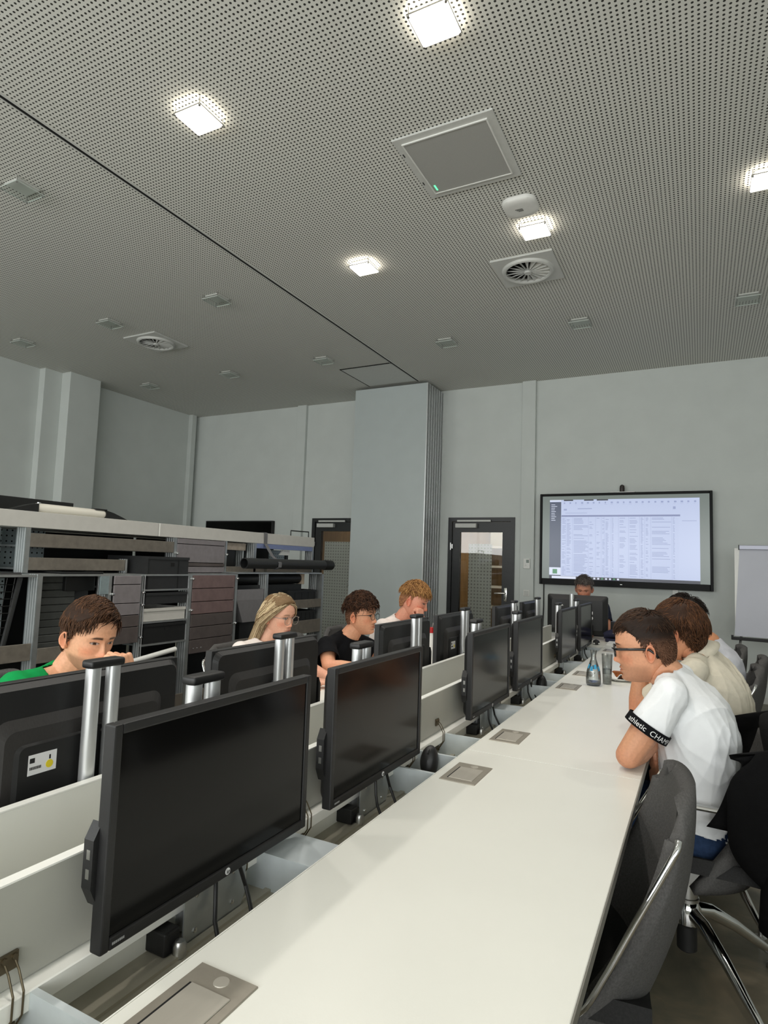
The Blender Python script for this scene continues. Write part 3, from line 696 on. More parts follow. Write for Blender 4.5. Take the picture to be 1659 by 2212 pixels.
def shutter(t, x, y0, y1, zs, mats):
    for k in range(len(zs)-1):
        g = .0025; MB().box(x-.012, x, y0, y1, zs[k]+g, zs[k+1]-g, bev=.002, seg=1).build('slat', mats[k % len(mats)], t)
    MB().box(x-.02, x-.012, y0, y1, zs[0], zs[-1]).build('shutter_backing', m_dark, t)
# bench tops
for (a, b_, lb) in ((1.0, 3.277, 'pale grey bench top carrying the white roll, along the top of the rack'), (3.281, 5.36, 'pale grey bench top with a hanging strap, next to the glass door')):
    tt = thing('bench_top', lb, 'bench top', (-3.9, a, 1.535), group='bench tops on the rack')
    MB().box(-.32, .30, 0, b_-a, 0, .099, bev=.002, seg=1).build('top_board', m_benchtop, tt)
    MB().box(.3002, .3008, 0, .012 if a > 2 else .004, .002, .097).build('end_edge', m_edge, tt)
# --- unit A (mostly beyond the picture edge)
t = thing('rack_unit', 'metal rack unit with perforated plate and black mesh frame, first of the racking', 'rack', (0, 0, 0), group='rack units')
upright(t, 1.20, XL, 0, 1.26); upright(t, 1.20, XU, 1.262, 1.534)
shelf(t, 1.22, 2.24, XL, 1.256); shelf(t, 1.22, 2.24, XL, .78, .085); shelf(t, 1.22, 2.24, XL, .30, .085)
MB().box(-3.80, -3.795, 1.5, 2.235, 1.27, 1.53).build('perforated_plate', m_perf, t)
MB().box(XB, XB+.008, 1.22, 2.24, .05, 1.53).build('back_panel', m_bluegrey, t)
MB().box(-3.72, -3.715, 1.6, 2.235, .80, 1.24).build('perforated_plate', m_perf, t)
# mesh frame leaning in unit A
f = thing('mesh_frame', 'black wire mesh frame leaning in the first rack unit', 'mesh frame', (-3.46, 1.9, .80))
mb = MB(); mb.tube([(0, .19, 0.0), (0, .27, .44)], .014, 8); mb.tube([(-.1, -.3, .455), (0, .27, .455)], .014, 8); mb.tube([(0, -.3, .01), (0, .19, .01)], .012, 8); mb.build('frame_bar', m_indd, f, smooth=True)
mb = MB()
for k in range(11): mb.tube([(-.01, -.3, .04+k*.04), (-.005, .19+.0073*k*1.0, .04+k*.04)], .0025, 5)
for k in range(12): mb.tube([(-.012, -.28+k*.044, .02), (-.006, -.26+k*.044+.02, .44)], .0025, 5)
mb.build('wire_mesh', m_indd, f)
# --- unit B
t = thing('rack_unit', 'metal rack unit with two grey-brown drawer fronts behind the man in green', 'rack', (0, 0, 0), group='rack units')
upright(t, 2.265, XL, 0, 1.26); upright(t, 2.285, XU, 1.262, 1.534, th=.03); upright(t, 3.455, XL, 0, 1.26); upright(t, 3.455, XU, 1.262, 1.534)
upright(t, 2.745, XL, .0, 1.254, th=.022, d=.12); upright(t, 3.022, XL-.02, .0, 1.254, th=.016, d=.05); upright(t, 3.01, XU, 1.262, 1.36, th=.02, d=.07)
shelf(t, 2.28, 3.44, XL, 1.26); shelf(t, 2.3, 3.44, XU, 1.43, .072); shelf(t, 2.3, 3.0, XU, 1.29, .065)
shelf(t, 2.28, 2.73, XL, .755, .075); shelf(t, 2.28, 3.44, XL, .30, .085); shelf(t, 3.03, 3.44, XL, 1.155); shelf(t, 3.03, 3.44, XL, .93); shelf(t, 3.03, 3.44, XL, .775)
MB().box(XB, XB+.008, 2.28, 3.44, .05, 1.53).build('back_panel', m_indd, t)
MB().box(-3.95, -3.944, 2.33, 2.62, 1.29, 1.53).build('perforated_plate', m_perf, t)
MB().box(XL-.012, XL-.002, 2.80, 2.87, 1.13, 1.25, bev=.003).build('motor_cover', m_bluegrey, t, loc=(0, -.13, 0))
shutter(t, XL, 2.775, 2.995, [.795, .905, .985, 1.065, 1.19, 1.252], [m_slatd, m_slatd, m_slat, m_slat, m_slat])
for (y, z) in ((2.762, 1.13), (2.762, 1.045), (3.010, 1.135), (3.010, 1.05), (3.010, .83)): knob(t, XL+.004, y, z)
knob(t, XU+.004, 3.468, 1.415); knob(t, XL+.004, 3.470, 1.225); knob(t, XL+.004, 3.470, .99)
for z in (.80, .845, .89, .935, .98, 1.025, 1.07, 1.115, 1.16, 1.205): MB().box(XL-.13, XL-.118, 2.30, 2.58, z, z+.042, bev=.003, seg=1).build('grey_louvre', mat('dark_grey_louvre', rgb(70, 72, 70), .5, noise_amt=.1), t)
# --- unit C: roller shutters
t = thing('rack_unit', 'rack unit closed by grey and reddish roller shutter slats', 'rack', (0, 0, 0), group='rack units')
upright(t, 3.968, XL, 0, 1.26); upright(t, 4.025, XU, 1.262, 1.534, th=.02)
shelf(t, 3.47, 3.953, XL, 1.262); shelf(t, 3.47, 3.953, XL, .30, .085)
shutter(t, XU, 3.475, 4.012, [1.265, 1.315, 1.345, 1.49, 1.533], [m_slat, m_slatd, m_slat, m_slat])
shutter(t, XL, 3.478, 3.948, [.66, .765, .86, .955, 1.05, 1.15, 1.255], [m_slatd, m_slatd, m_slatd, m_slatr, m_slatr, m_slatr])
knob(t, XU+.004, 4.027, 1.42); knob(t, XL+.004, 3.97, 1.225); knob(t, XL+.004, 3.97, .86)
for y in (3.52, 3.56, 3.60, 3.84, 3.88, 3.92): MB().lathe([(0, .003), (.004, .002), (.005, 0)], (XL, y, .70), 8, axis='x').build('rivet', m_screw, t)
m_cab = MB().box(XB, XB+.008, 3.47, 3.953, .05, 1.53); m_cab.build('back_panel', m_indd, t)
# --- unit D
t = thing('rack_unit', 'open metal rack unit with black bins and hanging black pipe next to the door', 'rack', (0, 0, 0), group='rack units')
upright(t, 4.375, XL, .30, 1.26); upright(t, 4.41, XU, 1.262, 1.534, th=.03); upright(t, 5.275, XL, 0, 1.26, th=.03, d=.16); upright(t, 5.345, XU, 1.262, 1.534, th=.02)
upright(t, 4.36, XU-.1, .30, 1.534, th=.02, d=.08)
shelf(t, 3.985, 5.26, XL, 1.275); shelf(t, 4.39, 5.26, XL, .945, .07); shelf(t, 4.39, 5.26, XL, .70, .115); shelf(t, 3.985, 5.26, XL, .30, .085); shelf(t, 3.985, 4.36, XL, .66, .06); shelf(t, 4.04, 5.33, XU, 1.27, .05)
MB().box(XU-.012, XU, 4.43, 5.33, 1.490, 1.534, bev=.002, seg=1).build('blue_grey_rail', mat('bluish_rail', rgb(128, 140, 178), .45, .3, noise_amt=.05), t)
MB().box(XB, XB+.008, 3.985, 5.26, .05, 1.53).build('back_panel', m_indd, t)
MB().box(-3.95, -3.942, 5.05, 5.32, 1.28, 1.49).build('perforated_plate', m_perf, t)
MB().box(XB+.0085, XB+.012, 4.6, 5.25, .96, 1.25).build('perforated_plate', m_perf, t)
mb = MB(); mb.tube([(-3.63, 4.98, 1.635), (-3.63, 4.98, 1.685), (-3.63, 5.29, 1.69), (-3.63, 5.29, 1.635)], .006, 8); mb.build('top_handle', m_indd, t, smooth=True)

# ------------------------------------------------------------------ things on the rack
def container(label, y0, y1, z0, z1, x0, x1, m, ribs=0, cat='box', name='storage_box', group='boxes in the rack'):
    t = thing(name, label, cat, ((x0+x1)/2, (y0+y1)/2, z0), group=group); hx, hy, h = (x1-x0)/2, (y1-y0)/2, z1-z0; w = .006
    mb = MB(); mb.box(-hx, hx, -hy, hy, 0, w); mb.box(hx-w, hx, -hy, hy, w, h); mb.box(-hx, -hx+w, -hy, hy, w, h); mb.box(-hx+w, hx-w, -hy, -hy+w, w, h); mb.box(-hx+w, hx-w, hy-w, hy, w, h); mb.build('body', m, t)
    mb = MB(); mb.box(hx, hx+.006, -hy-.004, hy+.004, h-.02, h); mb.build('rim', m, t)
    for k in range(ribs):
        y = -hy+.02+(2*hy-.04)*k/max(1, ribs-1); MB().box(hx, hx+.004, y-.004, y+.004, .0, h-.02).build('rib', m, t)
    return t
b = container('tall charcoal storage box under the upper drawer front of the rack', 3.05, 3.43, 1.157, 1.385, -3.85, -3.43, m_ind)
MB().box(.2105, .213, .02, .05, .16, .185).build('latch_hole', m_dark, b); MB().box(.2105, .214, .09, .094, 0, .205).build('seam', m_indd, b); MB().box(.2105, .214, -.19, -.184, 0, .205).build('seam', m_indd, b)
b = container('flat charcoal drawer below the tall storage box in the rack', 3.05, 3.43, 1.05, 1.13, -3.85, -3.43, m_ind)
b = container('flat pale grey fronted drawer in the rack behind the man in green', 3.04, 3.42, .932, 1.02, -3.85, -3.43, m_benchtop)
b = container('black drawer box under the pale grey drawer in the rack', 3.05, 3.43, .777, .912, -3.85, -3.43, m_indd); MB().box(.2105, .213, .0, .03, .08, .10).build('latch_hole', m_dark, b)
b = container('ribbed black bin on the upper open shelf beside the glass door', 4.72, 5.20, .947, 1.105, -3.85, -3.45, m_indd, 5)
b = container('ribbed black bin on the lower open shelf beside the glass door', 4.74, 5.20, .702, .905, -3.85, -3.45, m_indd, 7)
b = container('black carton in the dark upper corner of the rack above the man in green', 2.42, 2.70, 1.262, 1.275, -3.85, -3.45, m_indd); 
# black device hanging over the louvre
tt = thing('black_device', 'black box shaped device above the louvre in the rack', 'device', (-3.56, 2.60, .757)); MB().box(-.05, .05, -.11, .10, .395, .485, bev=.004).build('housing', m_indd, tt); MB().box(-.04, .0, -.1, .09, 0, .395).build('stand', m_ind, tt)
# grey tub
tt = thing('grey_tub', 'tapered grey plastic tub hanging in the rack behind the blonde woman', 'tub', (-3.55, 4.165, .662))
mb = MB(); V = [(-.1, -.17, .47), (.12, -.17, .47), (.12, .18, .47), (-.1, .18, .47), (-.06, -.06, .19), (.10, -.06, .19), (.10, .17, .19), (-.06, .17, .19), (-.1, -.17, .38), (.12, -.17, .38), (.12, .18, .38), (-.1, .18, .38)]
F = [(8, 9, 1, 0), (9, 10, 2, 1), (10, 11, 3, 2), (11, 8, 0, 3), (4, 5, 9, 8), (5, 6, 10, 9), (6, 7, 11, 10), (7, 4, 8, 11), (7, 6, 5, 4)]
mb.add(V, F); o = mb.build('tub_body', mat('grey_plastic_tub', rgb(122, 120, 122), .5, noise_amt=.05), tt); MB().box(-.06, .06, -.05, .15, 0, .19).build('tub_stand', m_indd, tt)
# pipe and roll
tt = thing('black_pipe', 'long black plastic pipe slung by a strap along the rack top', 'pipe', (-3.47, 4.80, 1.352))
mb = MB(); R, r = .046, .040; n = 24
mb.lathe([(R, -.69), (R, .69), (r, .69), (r, -.69), (R, -.69)], n=n, axis='y'); mb.build('pipe_wall', m_ind, tt, smooth=True); MB().lathe([(.0, -.60), (.0398, -.60)], n=n, axis='y').build('inside', m_dark, tt)
MB().lathe([(.047, .55), (.052, .56), (.052, .69), (.047, .695)], n=n, axis='y').build('coupling', m_indd, tt, smooth=True)
tt = thing('strap', 'grey fabric strap looped over the bench top holding the black pipe', 'strap', (-3.55, 4.54, 1.634))
mb = MB()
path = [(-.10, 0, .004), (-.045, 0, .004), (-.04, 0, -.005), (-.043, .005, -.1), (.035, .01, -.21), (.13, .012, -.27), (.128, .012, -.31), (.08, .01, -.332), (.035, .008, -.31)]
for i in range(len(path)-1):
    a, b_ = Vector(path[i]), Vector(path[i+1]); d = (b_-a).normalized(); nn = Vector((0, 1, 0)); s2 = d.cross(nn).normalized()*.0015; hw = nn*.022
    mb.add([a-hw-s2, a+hw-s2, a+hw+s2, a-hw+s2, b_-hw-s2, b_+hw-s2, b_+hw+s2, b_-hw+s2], [(0, 1, 5, 4), (1, 2, 6, 5), (2, 3, 7, 6), (3, 0, 4, 7), (0, 3, 2, 1), (4, 5, 6, 7)])
mb.build('webbing', mat('grey_webbing', rgb(110, 110, 112), .8, noise_amt=.1), tt)
tt = thing('black_roll', 'black fabric roll lying on the rack shelf under the pipe', 'roll', (-3.55, 4.55, 1.16))
mb = MB(); mb.lathe([(0, -.55), (.05, -.55), (.054, -.4), (.05, -.2), (.056, .1), (.052, .35), (.05, .46), (0, .46)], (0, 0, .055), 20, axis='y'); mb.build('rolled_fabric', m_indd, tt, smooth=True)
MB().box(-.02, .06, .47, .50, .0, .12, bev=.004).build('wooden_clip', mat('pale_wood', rgb(190, 172, 150), .6, noise_amt=.1), tt); MB().box(-.06, .06, -.5, .45, -.215, .002).build('roll_cradle', m_indd, tt)
# paper carton behind the pipe and folded cloth
tt = thing('paper_carton', 'greyish carton on the rack under the bench top, behind the pipe end', 'box', (-3.68, 4.17, 1.272), group='boxes in the rack')
MB().box(-.08, .06, -.13, .13, .19, .255, bev=.003).build('carton_lid', mat('grey_carton', rgb(150, 140, 128), .7, noise_amt=.15), tt); MB().box(-.08, .05, -.12, .0, .0, .19).build('carton_body', m_indd, tt)
tt = thing('white_pistol_case', 'small white rounded part standing in the dark rack opening behind the pipe', 'device', (-3.64, 4.90, 1.272))
mb = MB(); mb.prism([(-.08, .165), (.075, .165), (.075, .215), (-.03, .215)], 'x', -.01, .01); mb.build('shell', m_white, tt); MB().box(-.012, .012, .02, .05, 0, .165).build('grip', m_indd, tt)
# things on top of the bench
tt = thing('flat_black_case', 'flat black case standing on the bench top behind the white roll', 'case', (-3.86, 2.42, 1.634))
MB().box(-.02, .02, -.32, .32, 0, .098, bev=.003).build('case_body', m_indd, tt); MB().box(.02, .022, -.315, -.305, .01, .07).build('silver_strip', m_steel, tt)
tt = thing('white_roll_tray', 'cream white roll held between two curved black end pieces on the bench', 'roll', (-3.70, 2.62, 1.634))
MB().lathe([(0, -.245), (.028, -.24), (.03, -.23), (.03, .24), (.028, .25), (0, .25)], (0, 0, .031), 20, axis='y').build('roll', mat('cream_white_plastic', rgb(226, 222, 210), .45), tt, smooth=True)
for s, yy in ((-1, -.24), (1, .25)):
    mb = MB(); pts = [(yy, 0), (yy+s*.19, 0), (yy+s*.13, .022), (yy+s*.06, .045), (yy, .058)]
    if s < 0: pts = pts[::-1]
    mb.prism(pts, 'x', -.035, .035); q = mb.build('curved_end', m_indd, tt); recalc(q)
    MB().lathe([(0, .068), (.012, .066), (.013, .045)], (0, yy+s*-.04+(-.02 if s < 0 else 0), .0), 12).build('screw_cap', m_chrome, tt, smooth=True)
MB().box(-.03, .03, .17, .26, .058, .066, bev=.003).build('small_clamp', m_indd, tt)
# white tube and dark things low in unit B
tt = thing('white_tube', 'white plastic tube lying low in the rack behind the fist of the man in green', 'tube', (-3.40, 3.1, .30))
MB().cyl((0, -.30, .36), (0, .22, .42), .018, 14).build('tube', m_white, tt, smooth=True); MB().box(-.04, .04, -.2, .2, 0, .36).build('crate', m_indd, tt)
tt = thing('work_light', 'chrome clamp lamp on the dark low shelf behind the monitors', 'lamp', (-3.40, 3.68, .30))
MB().lathe([(0, .36), (.035, .355), (.04, .32), (.018, .27), (.012, .10), (.05, .01), (.05, 0), (0, 0)], (0, 0, 0), 18).build('lamp_body', m_chrome, tt, smooth=True); MB().box(-.3, .05, .09, .25, .0, .34).build('black_case', m_indd, tt)
# ================================================================== CHAIRS
m_felt = mat('dark_grey_felt', rgb(84, 83, 82), .9, noise_amt=.2, noise_scale=220, bump=.25, bump_scale=420, spec=.15)
m_feltd = mat('dark_seat_fabric', rgb(48, 48, 48), .9, noise_amt=.15, noise_scale=200, bump=.2, bump_scale=400, spec=.15)
def shell_grid(fn, nu, nv, th):
    """solid sheet from fn(u,v)->point, u in -1..1, v in 0..1"""
    P = np.array([[fn(-1+2*i/(nu-1), j/(nv-1)) for i in range(nu)] for j in range(nv)], float)
    du = np.gradient(P, axis=1); dv = np.gradient(P, axis=0); N = np.cross(du, dv); N /= np.linalg.norm(N, axis=2, keepdims=True)+1e-9
    # rounded rim: shrink thickness at the border
    A = P+N*th/2; B = P-N*th/2; n = nu*nv; V = [tuple(p) for p in A.reshape(-1, 3)]+[tuple(p) for p in B.reshape(-1, 3)]; F = []
    for j in range(nv-1):
        for i in range(nu-1):
            a = j*nu+i; F.append((a, a+1, a+nu+1, a+nu)); F.append((n+a, n+a+nu, n+a+nu+1, n+a+1))
    bd = [i for i in range(nu)]+[j*nu+nu-1 for j in range(1, nv)]+[(nv-1)*nu+i for i in range(nu-2, -1, -1)]+[j*nu for j in range(nv-2, 0, -1)]
    for k in range(len(bd)): a, b_ = bd[k], bd[(k+1) % len(bd)]; F.append((b_, a, n+a, n+b_))
    return V, F
def crom(a, n):
    a = np.asarray(a, float); a2 = a[:, None] if a.ndim == 1 else a; P = np.vstack([2*a2[0]-a2[1], a2, 2*a2[-1]-a2[-2]]); out = []
    for t in np.linspace(0, len(a2)-1, n):
        i = min(int(t), len(a2)-2); s = t-i; p0, p1, p2, p3 = P[i:i+4]
        out.append(.5*((2*p1)+(-p0+p2)*s+(2*p0-5*p1+4*p2-p3)*s*s+(-p0+3*p1-3*p2+p3)*s**3))
    out = np.array(out); return out[:, 0] if a.ndim == 1 else out
def back_fn(u, v):
    # backrest petal: wraps forward at the sides, narrower and rounded at the top
    z = .40+.50*v
    hw = .262-.014*v-.05*max(0, v-.5)**1.5
    if v > .84: hw *= math.sqrt(max(0, 1-((v-.84)/.165)**2))*.5+.5
    x = -.185-.115*v-.03*math.sin(v*PI)+(.13*(1-v)**1.3+.035)*abs(u)**2.6
    return (x, hw*u*(1-.06*abs(u)**3), z-(.02*abs(u)**4 if v > .9 else 0))
def seat_fn(u, v):
    x = -.21+.47*v; hw = .245-.035*v**3
    z = .432+.012*math.sin(v*PI*.9)-.02*v**4+.03*abs(u)**3*(1-v)+.015*abs(u)**2-(.03*v**6)
    return (x, hw*u, z)
def make_chair(label, arms=False):
    t = thing('conference_chair', label, 'chair', group='grey shell conference chairs')
    V, F = shell_grid(back_fn, 25, 22, .034); o = MB().add(V, F).build('backrest', m_felt, t, smooth='all')
    V, F = shell_grid(seat_fn, 17, 15, .045); MB().add(V, F).build('seat', m_feltd, t, smooth=True)
    for s in (-1, 1):
        if arms:
            MB().tube([(-.215, s*.250, .655), (-.18, s*.254, .66), (.06, s*.254, .66), (.115, s*.252, .652)], .016, 12, flat=.62).build('armrest', m_steel, t, smooth=True)
            MB().tube([(.09, s*.268, .65), (.10, s*.262, .55), (.04, s*.23, .42)], .011, 10).build('arm_support', m_chrome, t, smooth=True)
        else:
            MB().tube([tuple(q) for q in crom([(-.262, s*.236, .838), (-.249, s*.252, .808), (-.170, s*.268, .660), (-.12, s*.272, .56), (-.07, s*.262, .47), (-.01, s*.20, .41)], 22)], .0070, 12).build('side_rod', m_chrome, t, smooth=True)
    mb = MB(); mb.box(-.13, .11, -.07, .07, .375, .405, bev=.008); mb.prism([(-.16, .385), (.09, .385), (.03, .33), (-.03, .33)], 'y', -.035, .035); q = mb.build('tilt_mechanism', m_steel, t); recalc(q)
    MB().lathe([(.036, .38), (.036, .275), (.040, .272), (.040, .262), (.03, .26), (.03, .18), (0, .18)], n=20).build('column', m_steel, t, smooth=True)
    MB().lathe([(.032, .185), (.032, .10), (.026, .095), (0, .095)], n=20).build('gas_spring', m_blackm, t, smooth=True)
    mb = MB(); mb.lathe([(0, .262), (.034, .26), (.046, .24), (.044, .19), (.03, .175), (0, .175)], n=20); mb.build('base_hub', m_chrome, t, smooth=True)
    for k in range(4):
        a = math.radians(38+90*k); c, s_ = math.cos(a), math.sin(a)
        path = [(.025, .228, .022), (.09, .215, .021), (.19, .16, .017), (.27, .105, .014), (.325, .068, .012), (.345, .055, .010)]
        lg = MB().tube([(c*r, s_*r, z) for r, z, w_ in path], [w_ for _, _, w_ in path], 12, flat=1.15).build('leg', m_chrome, t, smooth=True)
        MB().lathe([(.008, .056), (.008, .018), (.022, .014), (.022, .004), (.018, 0), (0, 0)], (c*.345, s_*.345, 0), 14).build('glide', m_steel, lg, smooth=True)
    return t
CH = make_chair('empty dark grey shell chair with chrome side rods pushed under the desk')
CH.location = (-.334, 1.66, 0); CH.rotation_euler = (0, 0, PI+.12)
CHA = make_chair('grey shell chair with armrests under the man with black cuffs, black jacket on it', arms=True)
CHA.location = (-.055, 2.49, 0); CHA.rotation_euler = (0, 0, PI)
def chair_copy(src, x, y, rz, lb):
    o = copy_tree(src); o.location = (x, y, 0); o.rotation_euler = (0, 0, rz); o['label'] = lb; return o
chair_copy(CHA, .02, 3.18, PI-.15, 'grey shell chair under the man in the cream shirt')
chair_copy(CH, -.02, 3.92, PI, 'grey shell chair under the man in the marbled shirt')
chair_copy(CH, -.04, 4.95, PI+.05, 'empty grey shell chair with its rod catching light, next to the flip chart')
chair_copy(CH, .04, 4.42, PI-.05, 'empty grey shell chair pulled out behind the man in the cream shirt')
for (y, x, lb) in ((1.50, -2.24, 'grey shell chair under the man in green'), (2.80, -2.15, 'grey shell chair under the blonde woman'), (3.38, -2.14, 'grey shell chair under the boy in black'), (4.06, -2.20, 'grey shell chair under the fair-haired boy')):
    chair_copy(CH, x, y, .1, lb)
chair_copy(CH, -1.08, 6.92, -PI/2, 'grey shell chair under the grey-haired man at the end desk')

# ================================================================== SMALL THINGS ON THE DESKS
def edge_glass(name, tint):
    m = bpy.data.materials.new(name); m.use_nodes = True; nt = m.node_tree
    for n in list(nt.nodes): nt.nodes.remove(n)
    o = nt.nodes.new('ShaderNodeOutputMaterial'); t_ = nt.nodes.new('ShaderNodeBsdfTransparent'); g = nt.nodes.new('ShaderNodeBsdfGlossy'); g.inputs['Roughness'].default_value = .03
    lw = nt.nodes.new('ShaderNodeLayerWeight'); lw.inputs[0].default_value = .35
    cr = nt.nodes.new('ShaderNodeValToRGB'); cr.color_ramp.elements[0].color = (*tint, 1); cr.color_ramp.elements[1].color = tuple(c*.45 for c in tint)+(1,); nt.links.new(lw.outputs['Facing'], cr.inputs[0]); nt.links.new(cr.outputs[0], t_.inputs[0])
    mr = nt.nodes.new('ShaderNodeMapRange'); mr.inputs[3].default_value = .04; mr.inputs[4].default_value = .55; nt.links.new(lw.outputs['Fresnel'], mr.inputs[0])
    x = nt.nodes.new('ShaderNodeMixShader'); nt.links.new(mr.outputs[0], x.inputs[0]); nt.links.new(t_.outputs[0], x.inputs[1]); nt.links.new(g.outputs[0], x.inputs[2]); nt.links.new(x.outputs[0], o.inputs[0])
    MATS[name] = m; return m
m_waterglass = edge_glass('drinking_glass', (.95, .97, .97))
m_blueglass = edge_glass('blue_tinted_glass', (.22, .35, .62))
t = thing('water_carafe', 'slim clear glass carafe with blue print and dark blue base', 'carafe', (-.55, 3.71, DZ))
prof = [(r_, z_*.80) for r_, z_ in [(0, .002), (.034, .002), (.040, .010), (.041, .05), (.037, .10), (.024, .15), (.015, .185), (.014, .21), (.019, .245), (.0175, .245), (.0125, .21), (.0135, .185), (.0225, .15), (.0355, .10), (.0395, .05), (.0385, .014), (0, .012)]]
MB().lathe(prof, n=32).build('glass_body', m_waterglass, t, smooth='all')
MB().lathe([(0, .0125), (.038, .0145), (.0385, .022), (0, .022)], n=32).build('blue_base', m_blueglass, t, smooth=True)
mb = MB()
for k in range(9):
    a0 = 2*PI*k/9+.1; z0 = .084+.010*(k % 2)
    V = []
    for (da, dz) in ((0, 0), (.45, 0), (.45, .024), (0, .024)):
        z = z0+dz; r = .0362-(z-.08)*.32+.0014; V.append((r*math.cos(a0+da), r*math.sin(a0+da), z))
    mb.add(V, [(0, 1, 2, 3)])
mb.build('blue_print', mat('sky_blue_print', rgb(70, 175, 225), .5), t)
t = thing('water_glass', 'tall clear water glass half full beside the carafe', 'glass', (-.488, 3.80, DZ))
MB().lathe([(0, .001), (.024, .001), (.030, .17), (.0285, .17), (.0225, .010), (0, .010)], n=28).build('glass_wall', m_waterglass, t, smooth='all')
MB().lathe([(0, .0105), (.0222, .0105), (.0255, .085), (0, .085)], n=28).build('water', m_waterglass, t, smooth=True)
t = thing('cake_plate', 'white plate with a crumpled napkin and a piece of brown cake', 'plate', (-.44, 3.99, DZ))
MB().lathe([(0, .004), (.055, .004), (.062, .001), (.066, .004), (.095, .016), (.093, .018), (.062, .008), (0, .008)], n=32).build('plate', m_white, t, smooth='all')
V, F = shell_grid(lambda u, v: (.075*u, -.085+.12*v, .026+.014*math.sin(5*u+3*v)*math.cos(4*v)+.008*math.sin(9*u)), 16, 14, .002); MB().add(V, F).build('napkin', m_white, t, smooth='all')
mb = MB(); mb.prism([(-.045, .0), (.03, -.01), (.0, .05), (-.04, .045)], 'z', .01, .045); q = mb.build('cake', mat('brown_cake', rgb(150, 82, 30), .7, noise_amt=.35, noise_scale=60, bump=.5, bump_scale=120), t); recalc(q)
def mouse(x, y, z, rz, tilt, lb):
    t = thing('computer_mouse', lb, 'mouse', (x, y, z), rz); t.rotation_euler = (0, tilt, rz)
    V, F = [], []; n = 24
    rings = [(0.98, 0), (1, .008), (.95, .02), (.8, .031), (.5, .037), (0.02, .039)]
    for (k, h) in rings: V += [(.031*k*math.cos(2*PI*i/n), .054*k*math.sin(2*PI*i/n)*(1+.06*math.cos(2*PI*i/n)), h) for i in range(n)]
    for j in range(len(rings)-1):
        for i in range(n): F.append((j*n+i, j*n+(i+1) % n, (j+1)*n+(i+1) % n, (j+1)*n+i))
    F.append(tuple(range(n))[::-1]); MB().add(V, F).build('shell', m_black, t, smooth='all')
    MB().lathe([(.007, -.003), (.009, -.002), (.009, .002), (.007, .003)], (0, .03, .034), 14, axis='x').build('wheel', m_ind, t, smooth=True)
    for s in (-1, 1): MB().box(s*.02-.008, s*.02+.008, -.05, -.035, .004, .016, bev=.003).build('pale_pad', m_offwhite, t)
    return t
mouse(-.835, 1.975, .602, .3, 0, 'black computer mouse leaning in the tray compartment behind the second monitor')
mouse(-.83, 3.66, .602, .2, 0, 'black computer mouse in the tray beside the carafe end of the desks')
mouse(-.84, 5.58, .742, .2, 0, 'black mouse on the end desk beside the last monitor').location = (-.83, 5.75, .741)
for o in bpy.data.objects:
    if o.name.startswith('computer_mouse') and o.location.z < .7 and o.location.y < 3: o.rotation_euler = (1.25, 0, .15); o.location = (-.84, 2.020, .712)
    elif o.name.startswith('computer_mouse') and o.location.z < .7: o.rotation_euler = (1.25, 0, .15); o.location = (-.84, 3.695, .712)
t = thing('spray_bottle', 'small white bottle with red cap behind the desk flap', 'bottle', (-1.60, 3.82, DZ))
MB().lathe([(0, 0), (.03, 0), (.032, .01), (.032, .15), (.015, .185), (.013, .20)], n=20).build('bottle_body', m_white, t, smooth='all'); MB().lathe([(.015, .20), (.015, .235), (0, .238)], n=16).build('cap', mat('red_cap', rgb(190, 40, 40), .4), t, smooth=True)
t = thing('paper_card', 'white folded card standing on the rack-side desk', 'paper', (-1.70, 4.14, DZ))
mb = MB(); mb.prism([(-.05, 0), (.0, .24), (.05, 0), (.047, 0), (.0, .232), (-.047, 0)], 'y', -.06, .06); q = mb.build('folded_card', m_sticker, t); recalc(q)
# clutter on the end desk
t = thing('navy_pouch', 'dark navy pouch on the end desk beside the monitor', 'pouch', (-.70, 6.05, DZ))
V, F = shell_grid(lambda u, v: (.10*u, -.05+.1*v, .055+.04*(1-u*u)*math.sin(PI*v)), 12, 8, .05); MB().add(V, F).build('pouch_body', mat('navy_fabric', rgb(28, 30, 58), .8, noise_amt=.2), t, smooth='all'); MB().tube([(-.08, -.05, .07), (0, -.06, .085), (.08, -.05, .07)], .004, 6).build('zip', m_steel, t)
MB().box(-.09, .09, -.05, .05, 0, .035, bev=.01).build('pouch_base', mat('navy_fabric', rgb(28, 30, 58), .8), t)
t = thing('paper_stack', 'small stack of white paper on the end desk under the navy pouch edge', 'paper', (-.66, 5.84, DZ))
for k in range(4): MB().box(-.09+.004*k, .09+.003*k, -.06, .07-.004*k, k*.006, k*.006+.005).build('sheet', m_sticker, t)
t = thing('black_speaker', 'small black wedge shaped device standing at the end of the desks', 'device', (-.72, 6.28, DZ))
mb = MB(); mb.prism([(-.05, 0), (.06, 0), (.06, .10), (-.01, .17), (-.05, .17)], 'y', -.05, .05); q = mb.build('housing', m_indd, t); recalc(q); MB().box(.03, .061, -.045, .045, .02, .06).build('white_front', m_white, t)
